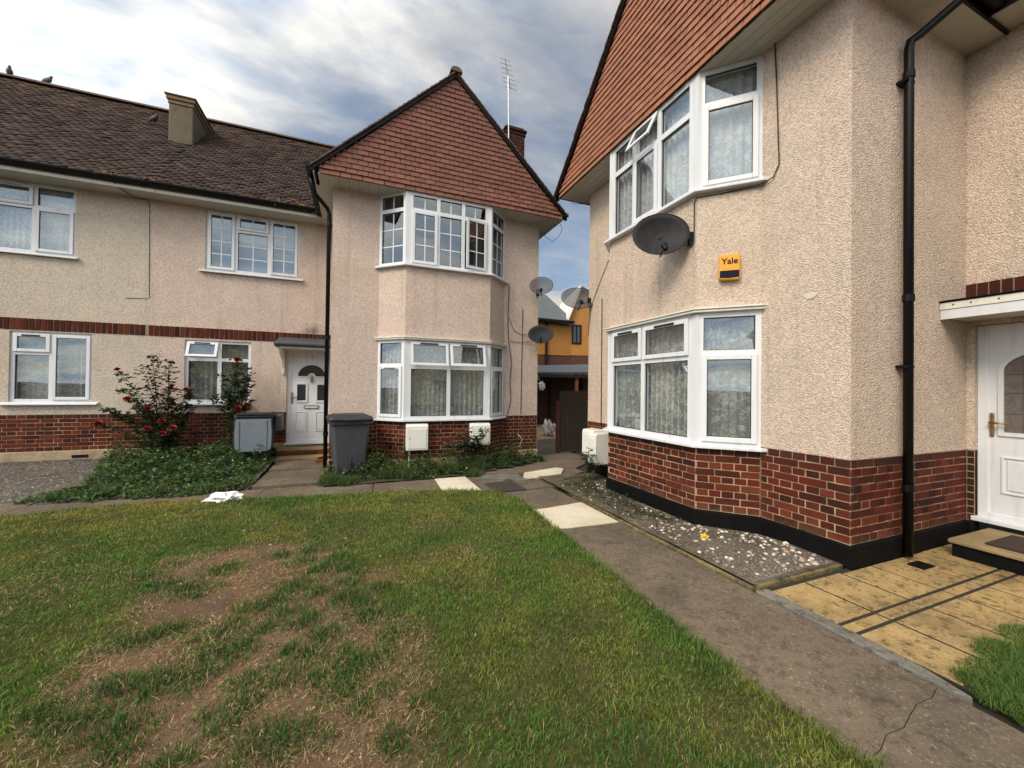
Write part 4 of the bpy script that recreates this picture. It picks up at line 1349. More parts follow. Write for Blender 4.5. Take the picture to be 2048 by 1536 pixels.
    F = (np.arange(n)[:, None] * 4 + np.array([0, 1, 3, 1, 2, 3, 2, 0, 3])[None]).ravel()
    pal = np.array([[.17, .105, .07], [.12, .075, .05], [.22, .145, .10], [.09, .058, .04], [.36, .29, .21]])
    col = pal[np.minimum(RNG.integers(0, 9, n) // 2, 4)] * RNG.uniform(.7, 1.2, (n, 1))
    o = np_mesh('soil_crumbs', V.reshape(-1, 3), F, np.full(n * 3, 3), CHIP, None, np.repeat(col, 4, 0)); tag(o, 'crumbs of brown earth on the bare patch of lawn', 'soil', kind='stuff')

def build_paths():
    # path running along the lawn to the passage, in bays
    P = tag(bpy.data.objects.new('path', None), kind='structure'); link(P)
    def bay(poly, mat, name='concrete_slab', z=GZ, th=.06, bev=.0015):
        m = MB(); m.prism(poly, 'z', z - th, z); return m.build(name, mat, P, recalc=True, bevel=bev)
    g = .0013
    xl = 1.6
    cuts = [(-1.6, -1.6), (.55, .50), (.86, .98), (2.02, 2.10), (3.44, 3.40), (4.04, 4.14), (4.85, 4.93)]
    lines = [wob((xl, c0), (2.585, c1), 9, .012, 7 + k) + [(2.585, c1)] for k, (c0, c1) in enumerate(cuts)]
    for k in range(len(lines) - 1):
        A = [(x, y + g) for x, y in lines[k]]; B = [(x, y - g) for x, y in lines[k + 1]]
        bay(A + list(reversed(B)), PALE if k == 4 else PATH, z=GZ + (.006 if k == 4 else random.uniform(-.0015, .0015)))
    # junction in front of the passage
    bay([(1.60, 4.90), (1.745, 4.95), (1.745, 5.47), (1.72, 5.9), (1.6, 5.9)], PATH)
    bay([(2.215, 4.96), (2.72, 4.97), (2.76, 5.3), (2.62, 5.46), (2.22, 5.46)], PATH, z=GZ - .004)
    bay([(1.73, 5.49), (2.45, 5.48), (2.47, 5.95), (1.73, 6.0)], PATH_GREY, z=GZ - .006)
    bay([(2.48, 5.48), (3.15, 5.66), (3.38, 6.0), (3.3, 6.12), (2.6, 5.92), (2.48, 5.7)], PALE, z=GZ + .004)
    bay([(2.63, 5.47), (2.77, 5.31), (3.6, 5.7), (3.6, 5.98), (3.4, 6.0), (3.17, 5.65)], PATH, z=GZ - .004)
    bay([(1.73, 6.01), (2.48, 5.96), (2.6, 5.94), (3.3, 6.13), (3.39, 6.02), (3.62, 6.0), (4.4, 6.6), (4.4, 7.6), (3.3, 7.6), (3.3, 6.9), (1.73, 6.9)], PATH, z=GZ - .003)
    bay([(3.3, 7.61), (4.6, 7.61), (5.6, 9.6), (3.3, 9.6)], PATH, z=GZ + .0)
    bay([(3.3, 9.61), (5.6, 9.61), (9.5, 17), (3.3, 17)], STEP, z=GZ + .004)
    # path behind the lawn
    xs = [(-9.5, -9.4), (-6.1, -6.0), (-3.55, -3.45), (-1.2, -1.12), (.18, .25), (1.08, 1.12), (1.60, 1.60)]
    def ytop(x): return 6.35 if x < -3.4 else (6.12 if x < -1 else 6.12 if x < .5 else 5.95)
    for k in range(len(xs) - 1):
        (a0, a1), (b0, b1) = xs[k], xs[k + 1]
        lo = 4.85
        bay([(a0 + g, lo), (b0 - g, lo), (b1 - g, ytop((a0 + b0) / 2)), (a1 + g, ytop((a0 + b0) / 2))], PALE if k == 5 else PATH, z=GZ + (.005 if k == 5 else random.uniform(-.003, .003)))
    # walk up to the front door between the beds
    bay([(-1.32, 6.29), (-.40, 6.27), (-.40, 7.3), (-1.30, 7.3)], PATH, z=GZ + .004, bev=.004)
    bay([(-1.30, 7.31), (-.46, 7.31), (-.46, 8.45), (-1.32, 8.45)], PATH, z=GZ + .02)
    # narrow concrete margin beside the yellow paving
    m = MB(); m.prism(wob((2.60, .94), (2.60, 1.9), 7, .006, 3) + [(2.60, 1.9), (2.70, 1.88)] + wob((2.70, 1.88), (2.70, .9), 5, .004, 4) + [(2.64, .88)], 'z', GZ - .05, GZ + .012)
    o = m.build('path_margin', PATH_GREY, recalc=True, bevel=.008); tag(o, kind='structure')
    # thin bed edging
    def edging(a, b_, w=.04, top=GZ + .024):
        A, B = Vector(a), Vector(b_); L = (B - A).length; d = (B - A) / L; nn = Vector((-d.y, d.x)) * w / 2
        n = max(1, int(L / .9)); 
        for k in range(n):
            s, e = A + d * (L * k / n + .003), A + d * (L * (k + 1) / n - .003)
            dz = random.uniform(-.008, .006)
            m = MB(); m.prism([tuple(s + nn), tuple(s - nn), tuple(e - nn), tuple(e + nn)], 'z', GZ - .05, top + dz)
            m.build('edging_stone', KERB, E_, recalc=True, bevel=.008)
    E_ = tag(bpy.data.objects.new('bed_edging', None), kind='structure'); link(E_)
    edging((2.62, 1.93), (2.62, 3.45)); edging((2.62, 3.46), (2.70, 4.55)); edging((2.70, 4.56), (2.80, 5.0)); edging((2.645, 1.93), (3.62, 1.93))

def build_paving():
    P = tag(bpy.data.objects.new('patio', None), kind='structure'); link(P)
    xs = [2.705, 3.075, 3.49, 3.875, 4.265, 4.62, 5.0, 5.45]
    rows = [(1.455, 1.875), (1.365, 1.450), (.93, 1.360), (.50, .915), (.06, .485)]
    for r, (y0, y1) in enumerate(rows):
        for k, (a, b_) in enumerate(zip(xs, xs[1:])):
            if r >= 2 and a > 4.9: pass
            if r == 3 and k < 1: continue
            if r == 0 and 3.4 < a < 4.3:
                y1_ = 1.86
            else: y1_ = y1
            m = MB(); t = .010 if r != 1 else .008
            m.prism([(a + t, y0 + t), (b_ - t, y0 + t), (b_ - t, y1_ - t), (a + t, y1_ - t)], 'z', GZ - .03, GZ + .004 + random.uniform(-.0015, .0015))
            m.build('paving_slab', SLAB, P, recalc=True, bevel=.003)
    m = MB(); m.box(2.70, 5.46, .05, 1.90, GZ - .03, GZ + .0005); m.build('jointing', JOINT, P)
    m = MB(); m.box(4.17, 4.34, 1.655, 1.76, GZ - .002, GZ + .013); m.build('drain_grate', BLACK, P)
    # manhole cover in the path
    mh = tag(bpy.data.objects.new('manhole_cover', None), 'square ribbed iron manhole cover set in the path before the passage', 'manhole cover'); link(mh, world=Matrix.Translation((1.98, 5.2, GZ)))
    m = MB()
    for q in ((1.75, 1.78, 4.96, 5.46), (2.18, 2.21, 4.96, 5.46), (1.78, 2.18, 4.96, 4.99), (1.78, 2.18, 5.43, 5.46)): m.box(*q, GZ - .03, GZ + .004)
    m.build('cover_frame', IRON, mh)
    m = MB(); m.box(1.785, 2.175, 4.995, 5.425, GZ - .03, GZ); m.build('cover_plate', IRON, mh)
    for k in range(9):
        m = MB(); y = 5.02 + k * .047; m.box(1.80, 2.16, y, y + .02, GZ, GZ + .005); m.build('rib', IRON, mh)
IRON = m_plain('iron', (.06, .048, .042), .7, .4, 20, .4, 60)

def build_beds():
    # gravel bed along the right house
    def gz(x, y): return GZ + .018 + .02 * fbm(x, y, 3, 91, 3)
    xs = np.arange(2.63, 3.66, .06); ys = np.arange(1.93, 5.5, .06)
    X, Y = np.meshgrid(xs, ys); idx = np.arange(X.size).reshape(X.shape)
    q = np.stack([idx[:-1, :-1], idx[:-1, 1:], idx[1:, 1:], idx[1:, :-1]], -1).reshape(-1, 4)
    G = np_mesh('gravel_bed', np.stack([X, Y, gz(X, Y)], -1).reshape(-1, 3), q.ravel(), np.full(len(q), 4), GRAVEL, None, None, True)
    tag(G, kind='structure')
    meshes = []
    for k in range(10):
        bm = bmesh.new(); bmesh.ops.create_icosphere(bm, subdivisions=1, radius=1)
        rnd = random.Random(k)
        for v in bm.verts: v.co = Vector((v.co.x * 1.25, v.co.y * rnd.uniform(.75, 1), v.co.z * .6)) * rnd.uniform(.85, 1.12)
        me = bpy.data.meshes.new('pebble'); bm.to_mesh(me); bm.free()
        me.polygons.foreach_set('use_smooth', [True] * len(me.polygons)); me.materials.append(PEB[k % 5]); meshes.append(me)
    rnd = random.Random(5); n = 0
    while n < 240:
        x = rnd.uniform(2.67, 3.6); y = rnd.uniform(1.98, 4.9)
        wallx = 3.62 if y < 2.6 or y > 4.95 else 3.62 - .40 * min(1, (y - 2.6) / .42, (4.95 - y) / .42)
        if x > wallx - .03: continue
        near = math.exp(-abs(x - (wallx - .18)) / .16)
        if rnd.random() > (.10 + .90 * near) * (1 if y < 3.1 else .30): continue
        s = rnd.uniform(.010, .021) * (1.25 if rnd.random() < .15 else 1)
        z = float(gz(np.array(x), np.array(y)))
        inst('pebble', meshes[rnd.randrange(10)], G, Matrix.Translation((x, y, z + s * .25)) @ Matrix.Rotation(rnd.uniform(0, 6), 4, 'Z') @ Matrix.Rotation(rnd.uniform(-.4, .4), 4, 'X') @ Matrix.Diagonal((s, s, s, 1)))
        n += 1
    # fine chippings
    N = 5200
    x = RNG.uniform(2.66, 3.6, N); y = 1.97 + 2.6 * RNG.random(N) ** 1.7
    s = RNG.uniform(.004, .010, N); z = gz(x, y)
    base = np.array([[1, 0, 0], [-.5, .87, 0], [-.5, -.87, 0], [0, 0, .8]])
    yaw = RNG.uniform(0, 6.28, N); c, sn = np.cos(yaw), np.sin(yaw)
    V = base[None] * s[:, None, None] * RNG.uniform(.6, 1.4, (N, 4, 1))
    V = np.stack([V[..., 0] * c[:, None] - V[..., 1] * sn[:, None] + x[:, None], V[..., 0] * sn[:, None] + V[..., 1] * c[:, None] + y[:, None], V[..., 2] + z[:, None]], -1)
    F = (np.arange(N)[:, None] * 4 + np.array([0, 1, 3, 1, 2, 3, 2, 0, 3])[None]).ravel()
    pal = np.array([[.17, .145, .12], [.11, .095, .08], [.26, .23, .19], [.075, .07, .066], [.19, .13, .10]])
    col = pal[RNG.integers(0, 5, N)] * RNG.uniform(.7, 1.2, (N, 1))
    o = np_mesh('chippings', V.reshape(-1, 3), F, np.full(N * 3, 3), CHIP, G, np.repeat(col, 4, 0)); tag(o, kind='stuff')
    # rising bed and stony forecourt in front of the left houses
    xs = np.arange(-9.5, -1.25, .12); ys = np.append(np.arange(6.08, 8.95, .12), 8.97)
    X, Y = np.meshgrid(xs, ys); idx = np.arange(X.size).reshape(X.shape)
    q = np.stack([idx[:-1, :-1], idx[:-1, 1:], idx[1:, 1:], idx[1:, :-1]], -1).reshape(-1, 4)
    def fz(X, Y): return GZ - .01 + .10 * np.clip((Y - 6.3) / 2.5, 0, 1) + .035 * (fbm(X, Y, 3, 95, 4) - .4)
    o = np_mesh('forecourt', np.stack([X, Y, fz(X, Y)], -1).reshape(-1, 3), q.ravel(), np.full(len(q), 4), FORECOURT, None, None, True); tag(o, kind='structure')
    N = 5200
    x = RNG.uniform(-6.6, -3.3, N); y = RNG.uniform(6.15, 8.85, N); sz = RNG.uniform(.006, .02, N)
    tri = np.array([[1, 0, 0], [-.5, .87, 0], [-.5, -.87, 0], [0, 0, .6]])
    yaw = RNG.uniform(0, 6.28, N); c, sn = np.cos(yaw), np.sin(yaw)
    V = tri[None] * sz[:, None, None] * RNG.uniform(.6, 1.4, (N, 4, 1))
    V = np.stack([V[..., 0] * c[:, None] - V[..., 1] * sn[:, None] + x[:, None], V[..., 0] * sn[:, None] + V[..., 1] * c[:, None] + y[:, None], V[..., 2] + fz(x, y)[:, None]], -1)
    F = (np.arange(N)[:, None] * 4 + np.array([0, 1, 3, 1, 2, 3, 2, 0, 3])[None]).ravel()
    col = np.array([[.16, .145, .125], [.09, .08, .07], [.24, .22, .19]])[RNG.integers(0, 3, N)] * RNG.uniform(.7, 1.2, (N, 1))
    k = np_mesh('loose_stones', V.reshape(-1, 3), F, np.full(N * 3, 3), CHIP, o, np.repeat(col, 4, 0)); tag(k, kind='stuff')
    xs = np.arange(-.42, 3.5, .12); ys = np.arange(5.95, 7.2, .12)
    X, Y = np.meshgrid(xs, ys); idx = np.arange(X.size).reshape(X.shape)
    q = np.stack([idx[:-1, :-1], idx[:-1, 1:], idx[1:, 1:], idx[1:, :-1]], -1).reshape(-1, 4)
    cx = (X[:-1, :-1] + .06).ravel(); cy = (Y[:-1, :-1] + .06).ravel()
    q = q[cy > np.where(cx < 1.7, 6.0, 6.0 + (cx - 1.7) * .45)]
    o = np_mesh('planting_bed', np.stack([X, Y, GZ + .0 + .04 * fbm(X, Y, 3, 97, 3)], -1).reshape(-1, 3), q.ravel(), np.full(len(q), 4), BEDSOIL, None, None, True); tag(o, kind='structure')
    return fz
CHIP = Mat('chippings'); CHIP.color(CHIP.attr()).rough(.85); CHIP = CHIP.m
FORECOURT = m_concrete('forecourt_stony', (.12, .105, .09), (.07, .062, .052), .85, (.30, .27, .23), 3., .7)
BEDSOIL = m_plain('bed_soil', (.05, .036, .024), .95, .4, 20, .8, 50)
# ------------------------------------------------------------------ plants
def leaves(name, P, size, col, parent=None, mat=None, tilt=(.2, 1.2), asp=.55, fold=.25):
    n = len(P)
    yaw = RNG.uniform(0, 2 * np.pi, n); pit = RNG.uniform(tilt[0], tilt[1], n) * np.where(RNG.random(n) < .25, -1, 1)
    f = np.stack([np.cos(yaw) * np.cos(pit), np.sin(yaw) * np.cos(pit), np.sin(pit)], 1)
    s = np.stack([-np.sin(yaw), np.cos(yaw), np.zeros(n)], 1)
    u = np.cross(s, f) * -1
    rl = RNG.uniform(-.6, .6, n)[:, None]; s2 = s * np.cos(rl) + u * np.sin(rl)
    S = size[:, None]
    V = np.zeros((n, 6, 3))
    V[:, 0] = P
    V[:, 1] = P + f * S * .35 + s2 * S * asp * .5 + u * S * fold * .3
    V[:, 2] = P + f * S * .75 + s2 * S * asp * .38 + u * S * fold * .25
    V[:, 3] = P + f * S
    V[:, 4] = P + f * S * .75 - s2 * S * asp * .38 + u * S * fold * .25
    V[:, 5] = P + f * S * .35 - s2 * S * asp * .5 + u * S * fold * .3
    F = (np.arange(n)[:, None] * 6 + np.array([0, 1, 2, 3, 0, 3, 4, 5])[None]).ravel()
    T = np.repeat(col[:, None, :], 6, 1); T[:, 0] *= .8
    return np_mesh(name, V.reshape(-1, 3), F, np.full(n * 2, 4), mat or LEAF, parent, T.reshape(-1, 3))

def ground_cover(name, label, poly, zf, hf, N, size, seed, pal, white=0):
    xs = [p[0] for p in poly]; ys = [p[1] for p in poly]
    x = RNG.uniform(min(xs) - .1, max(xs) + .1, N); y = RNG.uniform(min(ys) - .1, max(ys) + .1, N)
    d = dist_poly(x, y, poly); ins = inpoly(x, y, poly)
    s = np.where(ins, d, -d) + (fbm(x, y, 5, seed) - .5) * .35
    ok = s > 0
    x, y, s = x[ok], y[ok], s[ok]
    H = hf(x, y) * np.clip(s / .22, .2, 1) * np.clip(-.35 + 2.7 * fbm(x, y, 6.5, seed + 3, 4), .12, 2)
    t = RNG.random(len(x)) ** .55
    P = np.stack([x, y, zf(x, y) + .01 + H * t], 1)
    pal = np.array(pal)
    k = (fbm(x, y, 3.5, seed + 9) * len(pal) * 1.4 - .2 * len(pal) + RNG.normal(0, .5, len(x))).astype(int) % len(pal)
    col = pal[k] * (RNG.uniform(.65, 1.3, (len(x), 1)))
    sz = RNG.uniform(size[0], size[1], len(x)) * (.6 + .8 * fbm(x, y, 6, seed + 5))
    o = leaves(name, P, sz, col, tilt=(-.1, .8), asp=.7)
    tag(o, label, 'plants', kind='stuff')
    if white:
        j = RNG.choice(len(x), white)
        Q = P[j].copy(); Q[:, 2] = zf(x[j], y[j]) + H[j] * 1.08 + .02
        Q = np.repeat(Q, 6, 0) + RNG.normal(0, .004, (white * 6, 3))
        w = leaves('white_blossom', Q, np.full(len(Q), .016), np.full((len(Q), 3), .75), o, tilt=(-.2, .6), asp=.9); tag(w, kind='stuff')
    return o

def tufts(name, label, spots, n, hgt, wid, col0, col1, lean=.5, z=GZ):
    X = []; Y = []; Hh = []
    for (cx, cy, r, hs) in spots:
        k = int(n * (r / .1) ** 1.5)
        a = RNG.uniform(0, 6.28, k); rr = r * np.sqrt(RNG.random(k))
        X.append(cx + np.cos(a) * rr); Y.append(cy + np.sin(a) * rr); Hh.append(hgt * hs * RNG.uniform(.45, 1.1, k) * (1.1 - .5 * rr / r))
    x, y, h = map(np.concatenate, (X, Y, Hh))
    t = RNG.random((len(x), 1)); col = np.array(col0) * (1 - t) + np.array(col1) * t
    o = blades(name, x, y, np.full(len(x), z - .01), h, np.full(len(x), wid), np.clip(RNG.normal(lean, .22, len(x)), 0, .97), col)
    return tag(o, label, 'grass', kind='stuff')

def bloom_mesh():
    bm = bmesh.new()
    rnd = random.Random(3)
    for ring, (n, rad, h, open_) in enumerate([(4, .006, .030, .02), (5, .012, .032, .12), (6, .019, .030, .35), (7, .025, .025, .6), (7, .030, .018, .95)]):
        for k in range(n):
            a = 6.283 * k / n + ring * .5 + rnd.uniform(-.2, .2)
            c, s = math.cos(a), math.sin(a); w = 3.2 * rad / n + .006
            pts = []
            for (rr, hh, ww) in ((.004, -.012, .3), (rad * .8, h * .35, 1.), (rad * (1 + open_ * .45), h * (1 - open_ * .25), .85)):
                for sg in (-1, 1):
                    pts.append(bm.verts.new((c * rr - s * w * ww * sg, s * rr + c * w * ww * sg, hh + rnd.uniform(-.003, .003))))
            for q in ((0, 1, 3, 2), (2, 3, 5, 4)): bm.faces.new([pts[i] for i in q])
    me = bpy.data.meshes.new('rose_bloom'); bm.to_mesh(me); bm.free(); me.materials.append(PETAL)
    me.polygons.foreach_set('use_smooth', [True] * len(me.polygons))
    return me
BLOOM = bloom_mesh()

def rose_bush(label, base, blooms, tips, seed, dens=46, leaf=.05, group=None, name='rose_bush', cat='rose bush'):
    rnd = random.Random(seed)
    T = thing(name, label, cat, base, group)
    B = Vector(base)
    LP = []
    for k, tp in enumerate(blooms + tips):
        tpv = Vector(tp)
        tpv.y += rnd.uniform(-.30, -.16) if k < len(blooms) else rnd.uniform(-.10, .12)
        b0 = B + Vector((rnd.uniform(-.14, .14), rnd.uniform(-.07, .07), 0))
        mid = b0.lerp(tpv, .5) + Vector(((b0.x - tpv.x) * .22, rnd.uniform(-.08, .05), .12))
        pts = []
        for j in range(9):
            t = j / 8
            p = b0 * (1 - t) ** 2 + mid * 2 * t * (1 - t) + tpv * t * t
            pts.append(tuple(p))
        m = MB(); m.tube(pts, [.008 * (1 - .65 * j / 8) for j in range(9)], 5); m.build('stem', STEM, T, smooth=True)
        for j in range(dens // 2):
            t = .32 + .66 * rnd.random() ** .7
            i = min(7, int(t * 8)); p = Vector(pts[i]).lerp(Vector(pts[i + 1]), t * 8 - i)
            an = rnd.uniform(0, 6.283)
            d_ = Vector((math.cos(an), math.sin(an), rnd.uniform(-.35, .5))); sd = Vector((-d_.y, d_.x, 0))
            sc = rnd.uniform(.7, 1.25)
            for (u_, v_) in ((.03, .022), (.03, -.022), (.065, .024), (.065, -.024), (.09, 0)):
                LP.append(p + (d_ * u_ + sd * v_) * sc + Vector((0, 0, rnd.uniform(-.01, .01))))
        if k < len(blooms):
            s = rnd.uniform(1.0, 1.55)
            inst('rose_bloom', BLOOM, T, Matrix.Translation(tpv) @ Matrix.Rotation(rnd.uniform(.3, 1.1), 4, 'X') @ Matrix.Rotation(rnd.uniform(-.4, .4), 4, 'Y') @ Matrix.Rotation(rnd.uniform(0, 6), 4, 'Z') @ Matrix.Diagonal((s, s, s, 1)))
    P = np.array([tuple(p) for p in LP]); n = len(P)
    pal = np.array([[.022, .046, .018], [.020, .042, .018], [.040, .072, .026], [.055, .085, .03], [.05, .04, .022]])
    col = pal[RNG.integers(0, len(pal), n)] * RNG.uniform(.6, 1.3, (n, 1))
    leaves('foliage', P, RNG.uniform(leaf * .85, leaf * 1.5, n), col, T, tilt=(-.3, .7), asp=.62)
    return T

# ------------------------------------------------------------------ street furniture and fittings
def m_meshdish():
    m = Mat('dish_perforated'); 
    tr = m.N('BsdfTransparent'); mx = m.N('MixShader'); mx.inputs[0].default_value = .52
    m.color((.07, .075, .085)).rough(.6)
    m.L(tr.outputs[0], mx.inputs[1]); m.L(m.b.outputs[0], mx.inputs[2]); m.L(mx.outputs[0], m.out.inputs[0])
    return m.m
DISH_MESH = m_meshdish()

def sat_dish(label, c, wall, rx, rz, mat, face=(-.42, -.80, .36)):
    T = thing('satellite_dish', label, 'satellite dish', c, 'satellite dishes on the house walls')
    C = Vector(c); n = Vector(face).normalized()
    x = Vector((0, 0, 1)).cross(n).normalized(); y = n.cross(x).normalized()
    m = MB(); rings = []
    for k in range(7):
        t = k / 6
        ring = []
        for j in range(28):
            a = 6.283 * j / 28
            m.v.append(C + x * math.cos(a) * rx * t + y * math.sin(a) * rz * t + n * (.085 * t * t - .05)); ring.append(len(m.v) - 1)
        rings.append(ring)
    for A, B in zip(rings, rings[1:]):
        for j in range(28):
            m.f.append((A[j], A[(j + 1) % 28], B[(j + 1) % 28], B[j])); m.mi.append(0)
    d = m.build('reflector', mat, T, smooth=True)
    s = d.modifiers.new('thickness', 'SOLIDIFY'); s.thickness = .004
    m = MB(); m.tube([tuple(C + x * math.cos(6.283 * j / 28) * rx + y * math.sin(6.283 * j / 28) * rz + n * .036) for j in range(29)], .005, 6, False); m.build('rim', DISH, T, smooth=True)
    low = C - y * rz * .95 + n * .02; head = C - y * rz * 1.15 + n * (rx * .85)
    m = MB(); m.tube([tuple(low - n * .05), tuple(low), tuple(head)], .009, 6); m.build('arm', BLACK, T)
    hd = (C + y * rz * .1 - head).normalized()
    m = MB(); m.tube([tuple(head - hd * .05), tuple(head), tuple(head + hd * .015), tuple(head + hd * .045)], [.022, .024, .032, .034], 10); m.build('receiver', BLACK, T, smooth=True)
    back = C - n * .06
    Wl = Vector(wall)
    m = MB(); m.tube([tuple(back), tuple(back - n * .05), tuple(back.lerp(Wl, .5) - n * .05), tuple(Wl)], .016, 7); m.build('bracket', BLACK, T, smooth=True)
    m = MB(); m.tube([tuple(Wl + Vector((0, 0, -.07))), tuple(Wl + Vector((0, 0, .07)))], .035, 6); m.build('wall_plate', BLACK, T)
    return T

def meter_box(label, fr, a0, a1, b0, b1, z0, z1, pipe=False):
    T = thing('meter_box', label, 'meter box', fr.p((a0 + a1) / 2, b0, z0), 'white utility meter boxes')
    m = MB(fr)
    m.prism([(b0, z0), (b1, z0), (b1, z1 - .05), (b1 - .02, z1 - .015), (b0, z1)], 'a', a0, a1); m.build('housing', METER, T, recalc=True, bevel=.012)
    m = MB(fr); m.box(a0 + .03, a1 - .03, b1 - .004, b1 + .008, z0 + .03, z1 - .085); dr = m.build('door', METER, T, bevel=.005)
    m = MB(fr); m.tube([(a0 + .055, b1 + .004, (z0 + z1) / 2 - .02), (a0 + .055, b1 + .013, (z0 + z1) / 2 - .02)], .009, 8); m.build('lock', BLACK, T)
    if pipe:
        m = MB(fr); m.tube([(a0 + .06, b0 + .03, z0), (a0 + .06, b0 + .03, GZ)], .014, 8); m.build('pipe', METER, T)
    return T

def wheelie_bin(label, c, rot, open_lid=False):
    x, y, z = c
    T = thing('wheelie_bin', label, 'wheelie bin', c, 'wheelie bins')
    fr = Frame(c, (math.cos(rot), math.sin(rot)), (math.sin(rot), -math.cos(rot)))   # b = towards the viewer
    body = BIN_GREEN if open_lid else BIN
    def ring(m, w, d, zz, r=.04):
        P = []
        for (sx, sy) in ((1, 1), (-1, 1), (-1, -1), (1, -1)):
            for k in range(4):
                t = (math.atan2(sy, sx) - math.pi / 4) + k * math.pi / 6
                P.append(m.pt(sx * (w / 2 - r) + r * math.cos(t), sy * (d / 2 - r) + r * math.sin(t), zz))
        return P
    def loft(m, prof, cap0=True, cap1=True):
        rs = [ring(m, *p) for p in prof]; n = len(rs[0])
        for A, B in zip(rs, rs[1:]):
            for j in range(n): m.face([A[j], A[(j + 1) % n], B[(j + 1) % n], B[j]])
        if cap0: m.face(list(reversed(rs[0])))
        if cap1: m.face(rs[-1])
    m = MB(fr); loft(m, [(.40, .44, .0), (.41, .46, .06), (.43, .48, .08), (.54, .58, .80), (.545, .585, .84)], True, not open_lid); m.build('body', body, T, recalc=True)
    m = MB(fr); loft(m, [(.545, .585, .80), (.60, .64, .81), (.60, .64, .86), (.57, .61, .865)], False, not open_lid); m.build('rim', BIN_LID if not open_lid else body, T, recalc=True)
    m = MB(fr); m.box(-.008, .008, .25, .262, .12, .70) ; m.xf = None; m.build('moulding', body, T, bevel=.004)
    if not open_lid:
        m = MB(fr); loft(m, [(.62, .66, .866), (.63, .67, .89), (.60, .63, .925), (.46, .46, .955), (.2, .2, .965)]); m.build('lid', BIN_LID, T, smooth=False, recalc=True, bevel=.006)
        m = MB(fr); m.box(-.12, .12, .335, .36, .872, .892); m.build('lid_grip', BIN_LID, T, bevel=.005)
        m = MB(fr); m.tube([(-.25, -.36, .90), (.25, -.36, .90)], .018, 8); m.build('handle', BIN_LID, T)
    else:
        m = MB(fr); m.tube([(-.26, .335, .83), (.26, .335, .83)], .02, 8); m.build('hinge_bar', BIN_LID, T)
        m = MB(fr); m.box(-.25, .25, .30, .37, .855, .895); m.build('hinge_cover', BIN_LID, T, bevel=.008)
        # the lid flipped over, hanging against the near side
        prof = [(-.275, .80), (.275, .80), (.292, .55), (.285, .30), (.26, .235), (.19, .215), (-.19, .215), (-.26, .235), (-.285, .30), (-.292, .55)]
        m = MB(fr); m.prism(prof, 'b', .345, .375); m.build('lid', BIN_LID, T, recalc=True, bevel=.008)
        prof2 = [(x_ * .93, .505 + (z_ - .505) * .94) for x_, z_ in prof]
        m = MB(fr); m.prism(prof2, 'b', .376, .39); m.build('lid_lining', BIN_LIGHT, T, recalc=True, bevel=.006)
        for sx in (-.2, .2):
            m = MB(fr); m.box(sx - .004, sx + .004, .391, .394, .26, .76); m.build('lid_rib', BIN_LID, T)
        m = MB(fr); m.box(.30, .40, -.25, .2, .55, .84); m.build('side_handle', BIN, T, bevel=.01)
    for sx in (-.24, .24):
        m = MB(fr); m.tube([(sx - .02, -.22, .10), (sx + .02, -.22, .10)], .10, 14); m.build('wheel', BLACK, T)
    return T

def pigeon(label, c, yaw, up=.0, dark=False, s=1.):
    T = thing('pigeon', label, 'bird', c, 'pigeons on the roof')
    d = Vector((math.cos(yaw), math.sin(yaw), 0)); C = Vector(c)
    def P(a, z): return tuple(C + d * a * s + Vector((0, 0, z * s)))
    prof = [(-.20, .035 + up * -.1, .012), (-.15, .05, .02), (-.08, .075, .05), (0, .10, .068), (.06, .125, .06), (.09, .165, .036), (.105, .195, .030), (.125, .21, .027), (.145, .205, .012), (.165, .198, .003)]
    m = MB(); m.tube([P(a, z) for a, z, r in prof], [r * s for a, z, r in prof], 12); m.build('body', PIGEON_D if dark else PIGEON, T, smooth=True)
    for sg in (-.02, .02):
        n = Vector((-d.y, d.x, 0)) * sg * s
        m = MB(); m.tube([tuple(Vector(P(.0, .05)) + n), tuple(Vector(P(.01, 0)) + n), tuple(Vector(P(.04, 0)) + n)], .006 * s, 5); m.build('leg', PETAL, T)

def aerial(label, base, top, boom_dir, n, blen, elen, parent_tilt=.0):
    T = thing('tv_aerial', label, 'aerial', base, 'television aerials')
    B, Tp = Vector(base), Vector(top)
    m = MB(); m.tube([tuple(B), tuple(Tp)], .014, 6); m.build('mast', CHROME, T)
    bd = Vector(boom_dir).normalized(); e = bd.cross(Vector((0, 0, 1))).normalized()
    if abs(bd.z) > .8: e = Vector((1, 0, 0))
    c = Tp - Vector((0, 0, .06))
    m = MB(); m.tube([tuple(c - bd * blen * .45), tuple(c + bd * blen * .55)], .009, 5); m.build('boom', CHROME, T)
    for k in range(n):
        p = c + bd * blen * (-.42 + .95 * k / (n - 1)); l = elen * (1.0 - .035 * k)
        m = MB(); m.tube([tuple(p - e * l / 2), tuple(p + e * l / 2)], .0045, 5); m.build('element', CHROME, T)
    return T

def crumple(name, label, cat, c, r, mat, seed, flat=.45):
    bm = bmesh.new(); bmesh.ops.create_icosphere(bm, subdivisions=3, radius=1)
    for v in bm.verts:
        n1 = mnoise.noise(v.co * 2.2 + Vector((seed, 0, 0))); n2 = mnoise.noise(v.co * 5 + Vector((0, seed, 0)))
        k = 1 + .55 * n1 + .35 * n2
        v.co = Vector((v.co.x * r[0], v.co.y * r[1], max(-.0, v.co.z * r[2] + r[2] * flat))) * k + Vector(c)
        v.co.z = max(v.co.z, c[2])
    me = bpy.data.meshes.new(name); bm.to_mesh(me); bm.free(); me.materials.append(mat)
    o = bpy.data.objects.new(name, me); link(o)
    return tag(o, label, cat)

def cable(H, pts, r=.005, mat=None, name='cable'):
    m = MB(); m.tube(pts, r, 5); return m.build(name, mat or CABLE, H, smooth=True)

